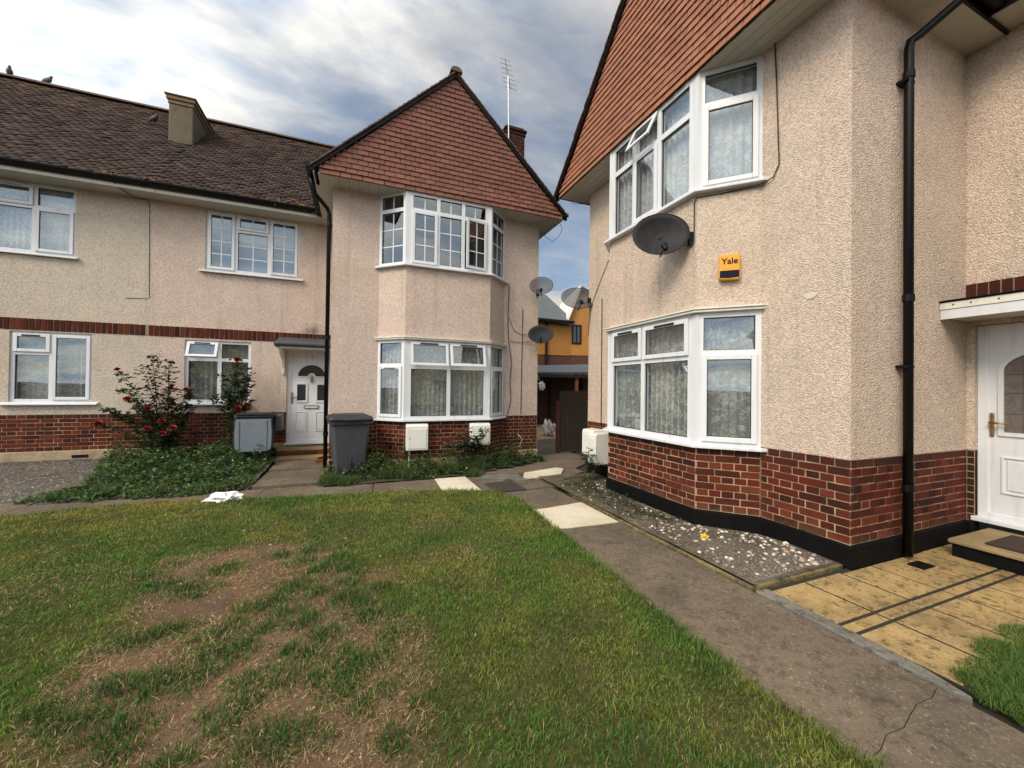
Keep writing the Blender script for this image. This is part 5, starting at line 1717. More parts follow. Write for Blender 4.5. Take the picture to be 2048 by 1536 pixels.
def downpipe(H, fr, a, b, top, shoe, zs):
    """black pipe: gutter outlet -> swan neck -> down the wall"""
    T = MB(fr)
    T.tube(top + [(a, b, zs)], .033, 12); o = T.build('downpipe', BLACK, H, smooth=True)
    for z in (4.2, 2.3, .7):
        m = MB(fr); m.tube([(a, b, z - .03), (a, b, z + .03)], .040, 12); m.build('pipe_collar', BLACK, o)
    return o
# ------------------------------------------------------------------ build: setting
build_lawn()
build_paths()
build_paving()
fz = build_beds()

# ------------------------------------------------------------------ build: the houses
F1 = Frame((-.409, 7.087), (1, 0), (0, -1))
F2 = Frame((3.644, 1.877), (0, 1), (-1, 0))
XA = .409                                       # world x -> local a on the left houses

H0 = thing('terraced_house', 'cream rendered terraced house at the left with lace-curtained windows and brown tiled roof', 'house', (-6, 8.95, 0))
H1 = thing('gabled_house', 'pinkish rendered house in the middle with projecting tile-hung gable and white bay windows', 'house', (0, 8, 0))
H2 = thing('corner_house', 'near rendered house on the right with tile-hung gable, tall downpipe and black plinth', 'house', (4.5, 3, 0))

PX = -3.49 + XA
def skip_chim(a, b): return np.zeros(a.shape, bool)
A = lambda x: x + XA
wA_up = (A(-6.05), A(-4.495), 3.645, 4.80); wA_lo = (A(-5.265), A(-4.245), 1.17, 2.335)
wB_up = (A(-2.68), A(-1.12), 3.655, 4.795); wB_lo = (A(-2.96), A(-1.918), 1.158, 2.32)
f0 = main_range(F1, A(-9.5), PX, [wA_up, wA_lo], H0, STUCCO_H0, CONC_PLINTH, .345, .35, 180, brick_from=A(-6.4), seed=3)
f1 = main_range(F1, PX, 0., [wB_up, wB_lo], H1, STUCCO_H1, CONC_PLINTH, .345, .35, 130, door=(A(-1.305), -.005, .30, 2.21), roof_to=WW + .1, seed=4, roof_from=PX, mortar=MORTAR_DARK)

wing(F1, .373, H1, STUCCO_H1, CONC_PLINTH, .275, .285, False,
     upper=[[(0, 1, 0, .76, 'F', 2, 3, 0, 0), (0, 1, .76, 1, 'F', 2, 1, 0, 0)],
            [(0, .345, 0, .76, 'S', 2, 3, 0, 0), (0, .345, .76, 1, 'F', 2, 1, 0, 0), (.345, .665, 0, .76, 'F', 2, 3, 0, 0), (.345, .665, .76, 1, 'F', 2, 1, 0, 0), (.665, 1, 0, .76, 'O', 2, 3, 0, 14), (.665, 1, .76, 1, 'F', 2, 1, 0, 0)],
            [(0, 1, 0, .76, 'F', 2, 3, 0, 0), (0, 1, .76, 1, 'F', 2, 1, 0, 0)]],
     lower=[[(0, 1, 0, .68, 'S', 1, 1, 1, 0), (0, 1, .68, 1, 'F', 1, 1, 0, 0)],
            [(0, .5, 0, .66, 'F', 1, 1, 0, 0), (.5, 1, 0, .66, 'F', 1, 1, 0, 0), (0, .5, .66, 1, 'T', 1, 1, 2, 10), (.5, 1, .66, 1, 'T', 1, 1, 2, 13)],
            [(0, 1, 0, .68, 'S', 1, 1, 1, 0), (0, 1, .68, 1, 'F', 1, 1, 0, 0)]])
wing(F2, .404, H2, STUCCO_H2, BITUMEN, PLZ, PLZ + .003, True,
     upper=[[(0, 1, 0, .70, 'S', 1, 1, 0, 0), (0, 1, .70, 1, 'F', 1, 1, 0, 0)],
            [(0, .36, 0, .70, 'F', 1, 1, 0, 0), (0, .36, .70, 1, 'F', 1, 1, 0, 0), (.36, .68, 0, .70, 'S', 1, 1, 0, 0), (.36, .68, .70, 1, 'T', 1, 1, 0, 26), (.68, 1, 0, .70, 'F', 1, 1, 0, 0), (.68, 1, .70, 1, 'F', 1, 1, 0, 0)],
            [(0, 1, 0, .70, 'S', 1, 1, 0, 0), (0, 1, .70, 1, 'F', 1, 1, 0, 0)]],
     lower=[[(0, 1, 0, .69, 'S', 1, 1, 0, 0), (0, 1, .69, 1, 'F', 1, 1, 0, 0)],
            [(0, .54, 0, .67, 'F', 1, 1, 0, 0), (.54, 1, 0, .67, 'F', 1, 1, 0, 0), (0, .54, .67, 1, 'S', 1, 1, 2, 0), (.54, 1, .67, 1, 'S', 1, 1, 2, 0)],
            [(0, 1, 0, .69, 'S', 1, 1, 0, 0), (0, 1, .69, 1, 'F', 1, 1, 0, 0)]])
f2 = main_range(F2, -4.6, 0., [], H2, STUCCO_H2, BITUMEN, PLZ, PLZ + .003, 60, door=(-.98, -.055, .30, 2.15), roof_to=WW + .1, seed=5, black_fascia=True)

# windows of the left range
def cols(w, xs): return [A(x) for x in xs]
z0, z1 = wA_up[2:]; c = cols(wA_up, [-6.05, -5.55, -5.02, -4.495]); zs = 4.42
window(f0, c[0], c[3], z0, z1, [(c[0], c[1], z0, zs, 'S', 1, 1, 0, 0), (c[0], c[1], zs, z1, 'F', 1, 1, 0, 0), (c[1], c[2], z0, zs, 'F', 1, 1, 0, 0), (c[1], c[2], zs, z1, 'S', 1, 1, 1, 0), (c[2], c[3], z0, zs, 'S', 1, 1, 0, 0), (c[2], c[3], zs, z1, 'F', 1, 1, 0, 0)], H0, b=-.03)
z0, z1 = wA_lo[2:]; c = cols(wA_lo, [-5.265, -4.772, -4.245]); zs = 1.985
window(f0, c[0], c[2], z0, z1, [(c[0], c[1], z0, zs, 'F', 1, 1, 0, 0), (c[0], c[1], zs, z1, 'S', 1, 1, 2, 0), (c[1], c[2], z0, z1, 'S', 1, 1, 0, 0)], H0, b=-.03, sill=(.10, .10))
z0, z1 = wB_up[2:]; c = cols(wB_up, [-2.68, -2.205, -1.647, -1.12]); zs = 4.475
window(f1, c[0], c[3], z0, z1, [(c[0], c[1], z0, z1, 'S', 2, 4, 0, 0), (c[1], c[2], z0, zs, 'F', 2, 3, 0, 0), (c[1], c[2], zs, z1, 'S', 2, 1, 1, 0), (c[2], c[3], z0, z1, 'S', 2, 4, 0, 0)], H1, b=-.03, sill=(.08, .10))
z0, z1 = wB_lo[2:]; c = cols(wB_lo, [-2.96, -2.43, -1.918]); zs = 1.965
window(f1, c[0], c[2], z0, z1, [(c[0], c[1], z0, zs, 'F', 1, 1, 0, 0), (c[0], c[1], zs, z1, 'T', 1, 1, 2, 22), (c[1], c[2], z0, zs, 'F', 1, 1, 0, 0), (c[1], c[2], zs, z1, 'F', 1, 1, 0, 0)], H1, b=-.03, sill=(.0, .10))
for f, w, H in ((f0, wA_up, H0), (f0, wA_lo, H0), (f1, wB_up, H1), (f1, wB_lo, H1)):
    room(f, [(w[0], -.095), (w[0] - .2, -.2), (w[0] - .2, -1.3), (w[1] + .2, -1.3), (w[1] + .2, -.2), (w[1], -.095)], w[2] - .1, w[3] + .05, H)

# curtains
def bay_path(vb, off): return [(BAY[0] + .10, -.06 - off * .4), (BAY[1] + .035, vb - .06 - off), (BAY[2] - .035, vb - .06 - off), (BAY[3] - .10, -.06 - off * .4)]
curtain('net_curtain', 'lace net curtain in the ground-floor bay of the middle house', F1, bay_path(.373, .07), ZLB + .01, ZLT - .02, NET_LACE, seed=1)
curtain('net_curtain', 'lace net curtain in the ground-floor bay of the near right house', F2, bay_path(.404, .07), ZLB + .01, ZLT - .02, NET_LACE, seed=2)
curtain('net_curtain', 'white lace net curtain in the upper bay of the near right house', F2, bay_path(.404, .07), ZUB + .01, ZS - .02, NET_WHITE, seed=3, scallop=.02)
curtain('window_hanging', 'dark sheet standing in for the unlit room behind the upper georgian-barred bay of the middle house', F1, bay_path(.373, .14), ZUB + .01, ZS - .02, DARK_ROOM_SHEET, seed=4, amp=.03, wl=.11)
curtain('net_curtain', 'white lace net curtain in the upper window at the left edge', f0, [(wA_up[0] + .06, -.14), (wA_up[1] - .06, -.14)], 3.70, 4.76, NET_WHITE, seed=5, scallop=.03)
curtain('window_hanging', 'pleated cream drape in the lower left window of the cream house', f0, [(wA_lo[0] + .06, -.22), (wA_lo[0] + .50, -.22)], 1.2, 2.3, NET_PLAIN, seed=6, amp=.035, wl=.06)
curtain('net_curtain', 'dim lace net curtain in the right half of the lower left window', f0, [(wA_lo[0] + .06, -.15), (wA_lo[1] - .05, -.15)], 1.2, 2.3, NET_DIM, seed=7)
curtain('window_blind', 'flat blind coloured with the blue sky reflection behind the upper georgian-barred window of the pink wall', f1, [(wB_up[0] + .05, -.13), (wB_up[1] - .05, -.13)], 3.70, 4.75, BLIND_SKY, seed=8, amp=.002, wl=.3)
curtain('net_curtain', 'thin net curtain in the window behind the rose bushes', f1, [(wB_lo[0] + .05, -.16), (wB_lo[1] - .05, -.16)], 1.2, 2.28, NET_DIM, seed=9)

# doors, canopies, steps
door_unit(f1, A(-1.305), -.005, .33, 2.205, H1, 'fan', True)
door_unit(f2, -.98, -.055, .325, 2.145, H2, 'arch', False)
m = MB(f1)
m.prism([(-.02, 2.47), (.56, 2.30), (.60, 2.30), (.60, 2.262), (.5, 2.225), (-.02, 2.225)], 'a', A(-1.44), .02)
can = m.build('door_canopy', LEAD, H1, recalc=True, bevel=.01)
m = MB(f1); m.box(A(-1.36), .0, .02, .5, 2.205, 2.224); m.build('canopy_soffit', PVC_OLD, can)
m = MB(f1); m.prism([(.0, 1.72), (.05, 1.72), (.07, 1.85), (.16, 2.02), (.40, 2.14), (.44, 2.2), (.0, 2.2)], 'a', A(-1.385), A(-1.335)); m.build('canopy_bracket', PVC_OLD, can, recalc=True, bevel=.008)
m = MB(f1); m.box(A(-1.37), A(-1.318), .004, .02, 1.70, 1.81); nb = m.build('number_plate', PVC, H1, bevel=.004)
m = MB(f1); m.prism([(A(-1.36), 1.79), (A(-1.33), 1.79), (A(-1.33), 1.782), (A(-1.342), 1.72), (A(-1.35), 1.72), (A(-1.339), 1.78), (A(-1.36), 1.78)], 'b', .02, .023); m.build('number', BLACK, nb, recalc=True)
m = MB(f2)
m.box(-1.35, -.002, 0, .47, 2.195, 2.255)
can = m.build('door_canopy', PVC_OLD, H2, bevel=.004)
m = MB(f2); m.box(-1.35, -.002, .47, .492, 2.175, 2.262); m.build('canopy_fascia', PVC, can, bevel=.003)
m = MB(f2); m.box(-1.36, -.002, .48, .50, 2.264, 2.335); m.build('canopy_fascia', PVC_OLD, can, bevel=.003)
m = MB(f2); m.prism([(-.01, 2.43), (.51, 2.345), (.52, 2.337), (.5, 2.325), (-.01, 2.257)], 'a', -1.36, -.002); m.build('canopy_felt', BITUMEN, can, recalc=True, bevel=.006)
for q in (-.09, -.2, -.36, -.6):
    m = MB(f2); m.tube([(q, .5, 2.30), (q, .506, 2.30)], .006, 6); m.build('nail', BLACK, can)
# steps
S1 = thing('door_step', 'two worn brick and concrete steps below the white door by the bins', 'step', (-.9, 8.7, GZ))
m = MB(); m.box(-1.40, -.44, 8.50, 8.90, GZ - .05, .275); m.build('tread', STEP, S1, bevel=.012)
for k in range(4):
    inst('brick', BR_S[k % 4], S1, Matrix.Translation((-1.27 + k * .225, 8.475, .195)) @ Matrix.Diagonal((1, .8, 1.6, 1)))
m = MB(); m.box(-1.38, -.46, 8.20, 8.445, GZ - .05, .165); m.build('tread', STEP, S1, bevel=.012)
for k in range(2): inst('brick', BR_S[k], S1, Matrix.Translation((-.55, 7.75 + k * .3, .15)) @ Matrix.Rotation(.5 * k, 4, 'Z'))
S2 = thing('door_step', 'pale concrete step with black riser below the near right door', 'step', (5.1, 1.2, GZ))
m = MB(); m.box(4.78, 5.5, .70, 1.72, GZ - .05, .215); m.build('riser', BITUMEN, S2)
m = MB(); m.box(4.755, 5.5, .68, 1.74, .216, .25); m.build('tread', STEP, S2, bevel=.008)
m = MB(); m.box(4.86, 5.36, .74, 1.56, .2505, .266); tag(m.build('doormat', MAT_BROWN, bevel=.006), 'dark brown coir doormat on the step of the near right door', 'doormat')

# chimneys
m = MB(); m.box(-3.83, -3.40, 10.45, 11.75, 6.3, 7.52); ch = m.build('chimney', CHIM, H1, bevel=.02)
for (z0_, z1_, e) in ((7.521, 7.60, .015), (7.601, 7.68, .04), (7.681, 7.71, .065)):
    m = MB(); m.box(-3.83 - e, -3.40 + e, 10.45 - e, 11.75 + e, z0_, z1_); m.build('chimney_cap', CHIM_CAP, ch, bevel=.012)
m = MB(); m.prism([(-3.9, 10.30), (-3.33, 10.30), (-3.33, 11.6), (-3.39, 11.6), (-3.39, 10.44), (-3.84, 10.44), (-3.84, 11.6), (-3.9, 11.6)], 'z', 6.45, 6.72)
m = MB(); m.box(2.98, 3.42, 8.0, 8.45, 4.9, 7.12); ch = m.build('chimney', MORTAR_DARK, H1)
pool = []
for side in (Frame((2.98, 8.0), (1, 0), (0, -1)), Frame((2.98, 8.0), (0, 1), (-1, 0))):
    brick_facet(side if side.n.y else side, .44, 6.0, 7.11, pool)
SOOT_SHADE = {}
def soot_shade(me):  # chimney bricks recoloured dark to read as a silhouette against the sky
    if me.name not in SOOT_SHADE:
        c = me.copy(); c.materials.clear(); c.materials.append(BRICK_SOOT_SHADE); SOOT_SHADE[me.name] = c
    return SOOT_SHADE[me.name]
place_pieces([(Matrix.Translation((0, -.012, 0)) @ M if abs(M.translation.y - 8.03) < .03 else Matrix.Translation((-.012, 0, 0)) @ M, soot_shade(me)) for M, me in pool], 'brick', ch, 90)
for k, (e, za, zb_) in enumerate(((.03, 7.121, 7.20), (.05, 7.201, 7.27), (.0, 7.271, 7.33))):
    m = MB(); m.box(2.98 - e, 3.42 + e, 8.0 - e, 8.45 + e, za, zb_); m.build('chimney_cap', BRICK_SOOT_SHADE, ch, bevel=.03)

# pipes and cables on the walls
downpipe(H1, F1, -.06, -.10, [(-.325, .10, 4.86), (-.30, .10, 4.74), (-.26, .06, 4.60), (-.09, -.08, 4.46), (-.06, -.10, 4.38)], None, .13)
downpipe(H2, F2, -.06, -.68, [(-.325, -.95, 4.86), (-.30, -.94, 4.76), (-.10, -.74, 4.53), (-.065, -.69, 4.49), (-.06, -.68, 4.42)], None, .13)
for z in (4.15, 1.72):
    m = MB(F2); m.box(-.075, .0, -.74, -.62, z - .012, z + .012); m.build('pipe_bracket', BLACK, H2)
cable(H2, [(3.630, 2.491, 4.79), (3.632, 2.47, 4.3), (3.632, 2.446, 3.62), (3.628, 2.50, 3.52), (3.60, 2.62, 3.50), (3.40, 2.86, 3.49), (3.232, 3.03, 3.49), (3.228, 3.05, 3.44), (3.226, 3.05, 3.05), (3.20, 3.06, 2.98), (3.15, 3.09, 3.0)], .006)
cable(H2, [(3.634, 5.266, 2.95), (3.634, 5.262, 1.9), (3.634, 5.258, .89)], .007)
cable(H2, [(3.634, 5.10, 3.52), (3.632, 5.35, 3.2), (3.63, 5.594, 2.85), (3.62, 5.64, 2.4)], .005)
cable(H2, [(3.36, 6.0, 4.9), (3.45, 5.9, 4.72), (3.6, 5.72, 4.66), (3.64, 5.66, 4.68)], .004)
cable(H1, [(3.029, 7.075, 3.06), (3.02, 7.075, 2.05), (3.013, 7.075, .98)], .006)
cable(H1, [(2.73, 7.06, 3.52), (2.72, 7.07, 3.1), (2.715, 7.07, 2.7), (2.74, 7.07, 2.40), (2.80, 7.07, 2.0), (2.77, 7.07, 1.6), (2.80, 7.07, 1.3), (2.73, 7.07, .98)], .006)
cable(H1, [(2.72, 7.075, 2.9), (2.85, 7.07, 2.62), (3.0, 7.07, 2.55), (3.2, 7.06, 2.56)], .005)
cable(H1, [(2.78, 7.07, 2.40), (2.95, 7.07, 2.40), (3.2, 7.06, 2.42)], .005)
cable(H1, [(3.35, 6.98, 4.62), (3.45, 6.9, 4.48), (3.58, 6.88, 4.42), (3.72, 6.88, 4.55), (3.80, 6.9, 4.72), (3.72, 6.9, 4.86)], .005)
cable(H1, [(2.943, 7.05, .60), (3.03, 7.03, .50), (2.98, 7.03, .36), (2.85, 7.05, .33)], .007, CABLE_W)
cable(H0, [(-3.827, 8.52, 4.86), (-3.78, 8.6, 4.80), (-3.69, 8.85, 4.78), (-3.53, 8.925, 4.80), (-3.51, 8.93, 4.7), (-3.49, 8.93, 3.04), (-3.52, 8.93, 3.02), (-3.83, 8.93, 3.0)], .008)
m = MB(f0); m.box(A(-4.47), A(-4.26), .018, .024, .22, .27); m.build('air_brick', BLACK, H0)
# dry moss hanging out of the gutter
for k, (x, y, z, n) in enumerate(((-.72, 8.48, 4.95, 60), (-1.05, 8.49, 4.98, 34), (-3.9, 8.50, 5.0, 22), (-3.3, 8.50, 5.0, 16), (-1.5, 8.49, 4.99, 14))):
    rnd = random.Random(k); m = MB()
    for j in range(n):
        p = Vector((x + rnd.gauss(0, .06), y + rnd.uniform(-.05, .05), z + rnd.uniform(-.03, .05)))
        q = p + Vector((rnd.gauss(0, .05), rnd.uniform(-.05, .02), -abs(rnd.gauss(0, .07)) + .03))
        m.tube([tuple(p), tuple(q)], .004, 3)
    o = m.build('dry_moss', STRAWNEST, H1 if x > -3.49 else H0); tag(o, kind='stuff')

# satellite dishes, alarm, meters
sat_dish('perforated see-through satellite dish high on the middle house corner', (3.30, 6.80, 3.47), (3.345, 7.06, 3.42), .225, .20, DISH_MESH)
sat_dish('solid dark satellite dish lower on the middle house corner', (3.30, 6.80, 2.53), (3.345, 7.06, 2.50), .245, .195, DISH)
sat_dish('large perforated satellite dish on the far corner of the right house', (3.45, 5.70, 3.01), (3.63, 5.62, 2.96), .285, .215, DISH_MESH, (-.30, -.84, .42))
sat_dish('large dark grey satellite dish below the upper bay of the right house', (2.98, 3.265, 3.14), (3.235, 3.10, 3.08), .285, .235, DISH, (-.52, -.80, .16))
fa, La = F2.sub((BAY[0], 0), (BAY[1], .404))
AL = thing('alarm_box', 'yellow burglar alarm box with dark blue base on the bay of the right house', 'alarm box', fa.p(.28, .03, 2.72))
m = MB(fa); m.prism([(.188, 2.845), (.373, 2.85), (.376, 2.62), (.36, 2.598), (.20, 2.594), (.185, 2.615)], 'b', .004, .062); m.build('cover', YELLOW, AL, recalc=True, bevel=.012)
m = MB(fa); m.prism([(.196, 2.685), (.366, 2.688), (.366, 2.618), (.28, 2.611), (.196, 2.616)], 'b', .0605, .0645); m.build('strobe_lens', NAVY, AL, recalc=True)
def lettering(txt, fr, a, b, z, size, mat, parent):
    cu = bpy.data.curves.new('lettering', 'FONT'); cu.body = txt; cu.size = size; cu.align_x = 'CENTER'; cu.extrude = .001; cu.offset = size * .018
    tmp = bpy.data.objects.new('tmp_text', cu); COL.objects.link(tmp)
    dg = bpy.context.evaluated_depsgraph_get(); me = bpy.data.meshes.new_from_object(tmp.evaluated_get(dg))
    bpy.data.objects.remove(tmp, do_unlink=True)
    me.materials.clear(); me.materials.append(mat)
    x = fr.n.cross(Vector((0, 0, 1))) * -1
    M = Matrix((x, Vector((0, 0, 1)), fr.n)).transposed().to_4x4(); M.translation = fr.p(a, b, z)
    o = bpy.data.objects.new('lettering', me); return link(o, parent, world=M)
lettering('Yale', fa, .28, .0635, 2.752, .082, NAVY, AL)
meter_box('white meter box with keyhole left under the bay of the middle house', F1, A(.77), A(1.13), .373, .49, .44, .885, True)
meter_box('white meter box right under the bay, behind the dark shrub', F1, A(1.86), A(2.23), .373, .49, .48, .875)
meter_box('white meter box at the passage corner, farther of the pair on the right house', F2, 3.33, 3.64, 0, .20, .44, .86)
meter_box('white curved meter box beside the sill of the right house, nearer of the pair', F2, 3.10, 3.30, .0, .30, .35, .835)

# bins
wheelie_bin('closed grey wheelie bin standing in the weeds before the middle house', (-.10, 6.72, GZ), R(8))
wheelie_bin('wheelie bin with its pale lid flipped open beside the door steps', (-1.66, 8.25, .12), R(4), True)

# litter and small things
crumple('plastic_bag', 'crumpled white plastic bag lying on the far lawn edge', 'litter', (-1.43, 5.50, .135), (.16, .11, .06), PLASTIC_W, 3)
crumple('yellow_flower', 'small yellow flower head lying on the pebbles by the black plinth', 'flower', (3.02, 2.70, .125), (.035, .03, .03), m_plain('yellow_petal', (.60, .42, .02), .8, .3, 90), 8)
pigeon('grey pigeon on the ridge at the far left edge', (-7.27, 12.15, 8.30), R(-60), s=.8)
pigeon('pigeon with raised tail on the ridge, second from the left edge', (-6.66, 12.15, 8.30), R(-20), dark=False, s=.8)
pigeon('dark pigeon sitting on the roof slope left of the chimney', (-4.35, 11.15, 7.40), R(-30), dark=True, s=.8)
aerial('tall television aerial on the brick chimney of the middle house', (3.03, 7.96, 6.6), (2.99, 7.96, 8.42), (-.25, -.2, .6), 7, .55, .32)
aerial('low slanting aerial behind the right gable slope of the middle house', (3.1, 9.2, 6.9), (2.92, 9.2, 8.22), (.62, .1, -.5), 9, .95, .34)

# ------------------------------------------------------------------ build: behind the passage
GT = thing('wooden_gate', 'nearly black timber gate panel standing in the passage', 'gate', (4.5, 7.5, GZ))
for k in range(8):
    m = MB(); x = 4.13 + k * .115; m.box(x, x + .108, 7.50, 7.52, .14, 1.45 + random.uniform(-.006, .006)); m.build('board', WOODDARK, GT)
for z in (.4, 1.2):
    m = MB(); m.box(4.13, 5.04, 7.521, 7.56, z, z + .09); m.build('rail', WOODDARK, GT)
m = MB(); m.box(4.05, 4.12, 7.48, 7.56, GZ, 1.22); m.build('post', FENCE, GT)
FN = thing('timber_fence', 'dark red-brown board fence at the end of the passage', 'fence', (7, 13.6, GZ))
for k in range(30):
    m = MB(); x = 4.6 + k * .155; m.box(x, x + .148, 13.60, 13.625, GZ, 2.02 + random.uniform(-.01, .01)); m.build('board', FENCE, FN)
for x in (5.6, 7.0, 8.4):
    m = MB(); m.box(x, x + .1, 13.5, 13.6, GZ, 2.1); m.build('post', WOODDARK, FN)
LT = thing('lean_to', 'open lean-to shelter with shallow felt roof against the red fence', 'shelter', (7.5, 12.8, GZ))
m = MB()
slab(m, [(5.2, 14.4, 2.36), (5.2, 12.5, 2.05), (9.2, 12.5, 2.16), (9.2, 14.4, 2.55)], .05); m.build('roof', SLATE, LT, recalc=True)
m = MB(); m.box(7.55, 7.66, 12.55, 12.66, GZ, 2.06); m.build('post', POST, LT)
m = MB(); m.box(5.3, 5.41, 12.55, 12.66, GZ, 2.0); m.build('post', WOODDARK, LT)
m = MB(); m.box(5.2, 9.2, 12.5, 12.56, 1.90, 2.02); m.build('beam', WOODDARK, LT)
crumple('hanging_cloth', 'white cloth bag hanging under the lean-to at the passage end', 'bag', (5.88, 12.0, 1.42), (.11, .07, .13), PLASTIC_W, 5, .95)
cable(LT, [(5.88, 12.0, 1.6), (5.9, 12.4, 1.95)], .006, CABLE_W, 'hook_cord')
crumple('toy_bundle', 'small white and pink bundle on the ground by the dark gate', 'bundle', (5.42, 10.2, GZ), (.16, .15, .2), TOY, 6)
crumple('toy_bundle', 'white crumpled bundle leaning behind the pink one by the dark gate', 'bundle', (5.27, 10.35, GZ + .02), (.15, .14, .3), PLASTIC_W, 7)
AB = thing('apartment_building', 'orange clad apartment block with grey roof seen through the passage', 'building', (13, 24, 0))
BRK = m_concrete('far_brick', (.10, .045, .034), (.07, .035, .028), .8, (.17, .09, .07), 6)
m = MB(); m.box(8, 13.93, 24.0, 32, -1, 3.80); m.build('brick_wall', BRK, AB)
m = MB(); m.box(8, 13.93, 23.96, 32, 3.81, 6.40); m.build('cladding', ORANGE, AB)
for k in range(39):
    m = MB(); m.box(8.05 + k * .15, 8.06 + k * .15, 23.945, 23.96, 3.82, 6.2); m.build('cladding_joint', ORANGE, AB)
m = MB(); slab(m, [(8, 28, 9.2), (8, 23.5, 6.32), (14.0, 23.5, 6.15), (14.0, 28, 9.0)], .2); m.build('roof', SLATE, AB, recalc=True)
m = MB(); m.box(8, 13.9, 23.36, 23.5, 6.05, 6.17); m.build('gutter', BLACK, AB)
fg = Frame((13.93, 24.0), (.96, -.28), (-.28, -.96))
m = MB(fg); m.prism([(0, 3.85), (5, 3.85), (5, 6.3), (1.75, 8.35), (.55, 8.35), (0, 6.6)], 'b', -6, 0); m.build('gable_cladding', ORANGE, AB, recalc=True)
m = MB(fg); m.box(0, 5, -6, -.03, -1, 3.84); m.build('gable_brick_wall', BRK, AB)
m = MB(fg); m.prism([(-.50, 6.0), (.62, 8.75), (.78, 8.75), (-.30, 6.0)], 'b', -6, .35); m.build('bargeboard', WHITE_FAR, AB, recalc=True)
m = MB(fg); m.prism([(.62, 8.75), (5.3, 6.2), (5.3, 6.05), (.62, 8.55)], 'b', -6, .35); m.build('gable_roof', SLATE, AB, recalc=True)
for (a0_, a1_, zz0, zz1) in ((.12, .80, 4.65, 6.0), (1.38, 2.05, 4.75, 6.25)):
    m = MB(fg)
    for q in ((a0_, a0_ + .1, zz0, zz1), (a1_ - .1, a1_, zz0, zz1), (a0_ + .1, a1_ - .1, zz0, zz0 + .1), (a0_ + .1, a1_ - .1, zz1 - .1, zz1), ((a0_ + a1_) / 2 - .04, (a0_ + a1_) / 2 + .04, zz0 + .1, zz1 - .1)):
        m.box(q[0], q[1], .001, .06, q[2], q[3])
    w = m.build('window', BLACK, AB)
    m = MB(fg); m.box(a0_ + .1, a1_ - .1, .001, .02, zz0 + .1, zz1 - .1); m.build('pane', GLASS_FAR, w)
m = MB(); m.tube([(12.0, 23.85, 6.0), (12.0, 23.85, .2)], .09, 8); m.build('downpipe', BLACK, AB)

# ------------------------------------------------------------------ build: houses across the street (mirrored in the panes)
def opposite_house(x0, label):
    H = thing('opposite_house', label, 'house', (x0 + 4, -19, 0), 'houses across the street')
    fr = Frame((x0, -19), (1, 0), (0, 1))
    m = MB(fr); m.box(0, 8, -8, 0, 0, 5.4); m.build('wall', CREAM_FAR, H)
    m = MB(fr); m.prism([(.4, 5.2), (-.5 - 3.9, 9.0), (-8.4, 5.2)], 'a', -.2, 8.2); m.build('roof', ROOFPLAIN, H, recalc=True)
    for bx in (1.0, 5.0):
        b_ = MB(fr); b_.prism([(bx, -.01), (bx + .5, .7), (bx + 1.7, .7), (bx + 2.2, -.01)], 'z', 0, 5.1); b_.build('bay', CREAM_FAR, H, recalc=True)
        g_ = MB(fr); g_.prism([(bx - .2, 5.1), (bx + 2.4, 5.1), (bx + 1.1, 7.0)], 'b', -2, .8); g_.build('bay_gable', WHITE_FAR, H, recalc=True)
        for zz in (.8, 3.2):
            fo = Frame(fr.p(bx + .5, .7, 0), (1, 0), (0, 1))
            m = MB(fo); m.box(.05, 1.15, .0, .03, zz, zz + 1.3); w = m.build('window', WHITE_FAR, H)
            for k in range(3):
                m = MB(fo); m.box(.10 + k * .35, .40 + k * .35, .03, .04, zz + .08, zz + 1.2); m.build('pane', GLASS_FAR, w)
    m = MB(fr); m.box(3.5, 4.5, 0, .05, 0, 2.1); m.build('door', WHITE_FAR, H)
opposite_house(-13, 'cream house across the street mirrored in the panes, left of three')
opposite_house(-4.4, 'cream house across the street mirrored in the panes, middle of three')
opposite_house(4.2, 'cream house across the street mirrored in the panes, right of three')
sheet('road', [(-60, -13), (60, -13), (60, -6), (-60, -6)], GZ - .02, TARMAC, kind='structure', th=.01)

CONC_DAUB = m_plain('daub', (.62, .56, .46), .8, .1, 6)
# ------------------------------------------------------------------ build: plants
build_grass()
zb = lambda x, y: np.full(np.shape(x), GZ)
PALG = [[.055, .115, .022], [.024, .055, .014], [.10, .175, .034], [.032, .075, .026], [.060, .115, .020], [.018, .042, .012], [.11, .16, .04], [.09, .075, .035]]
ground_cover('ground_cover_plants', 'tangled low green weeds filling the bed under the roses', [(-3.62, 6.32), (-2.9, 6.14), (-2.1, 6.02), (-1.38, 6.15), (-1.34, 7.4), (-1.42, 8.88), (-3.95, 8.88), (-3.7, 7.9), (-3.35, 7.0)], lambda x, y: fz(x, y), lambda x, y: .075 + .17 * np.clip((y - 6.5) / 2, 0, 1), 24000, (.014, .055), 3, PALG, 34)
ground_cover('ground_cover_plants', 'low green weeds along the foot of the middle house bay', [(-.42, 6.25), (.3, 6.08), (1.2, 6.02), (1.75, 6.1), (2.5, 6.42), (3.38, 6.75), (3.38, 7.05), (-.42, 7.05)], zb, lambda x, y: .11 + .20 * np.clip((y - 6.1) / .6, 0, 1), 15000, (.018, .055), 5, PALG, 6)
ground_cover('ground_cover_plants', 'sparse weeds between the pebbles along the black plinth', [(2.70, 2.9), (2.85, 2.75), (3.2, 3.2), (3.2, 4.5), (3.5, 5.3), (2.9, 5.2), (2.72, 4.3)], zb, lambda x, y: .075 + .03 * x * 0, 9000, (.012, .026), 7, [[.03, .055, .018], [.045, .07, .02], [.06, .05, .03]])
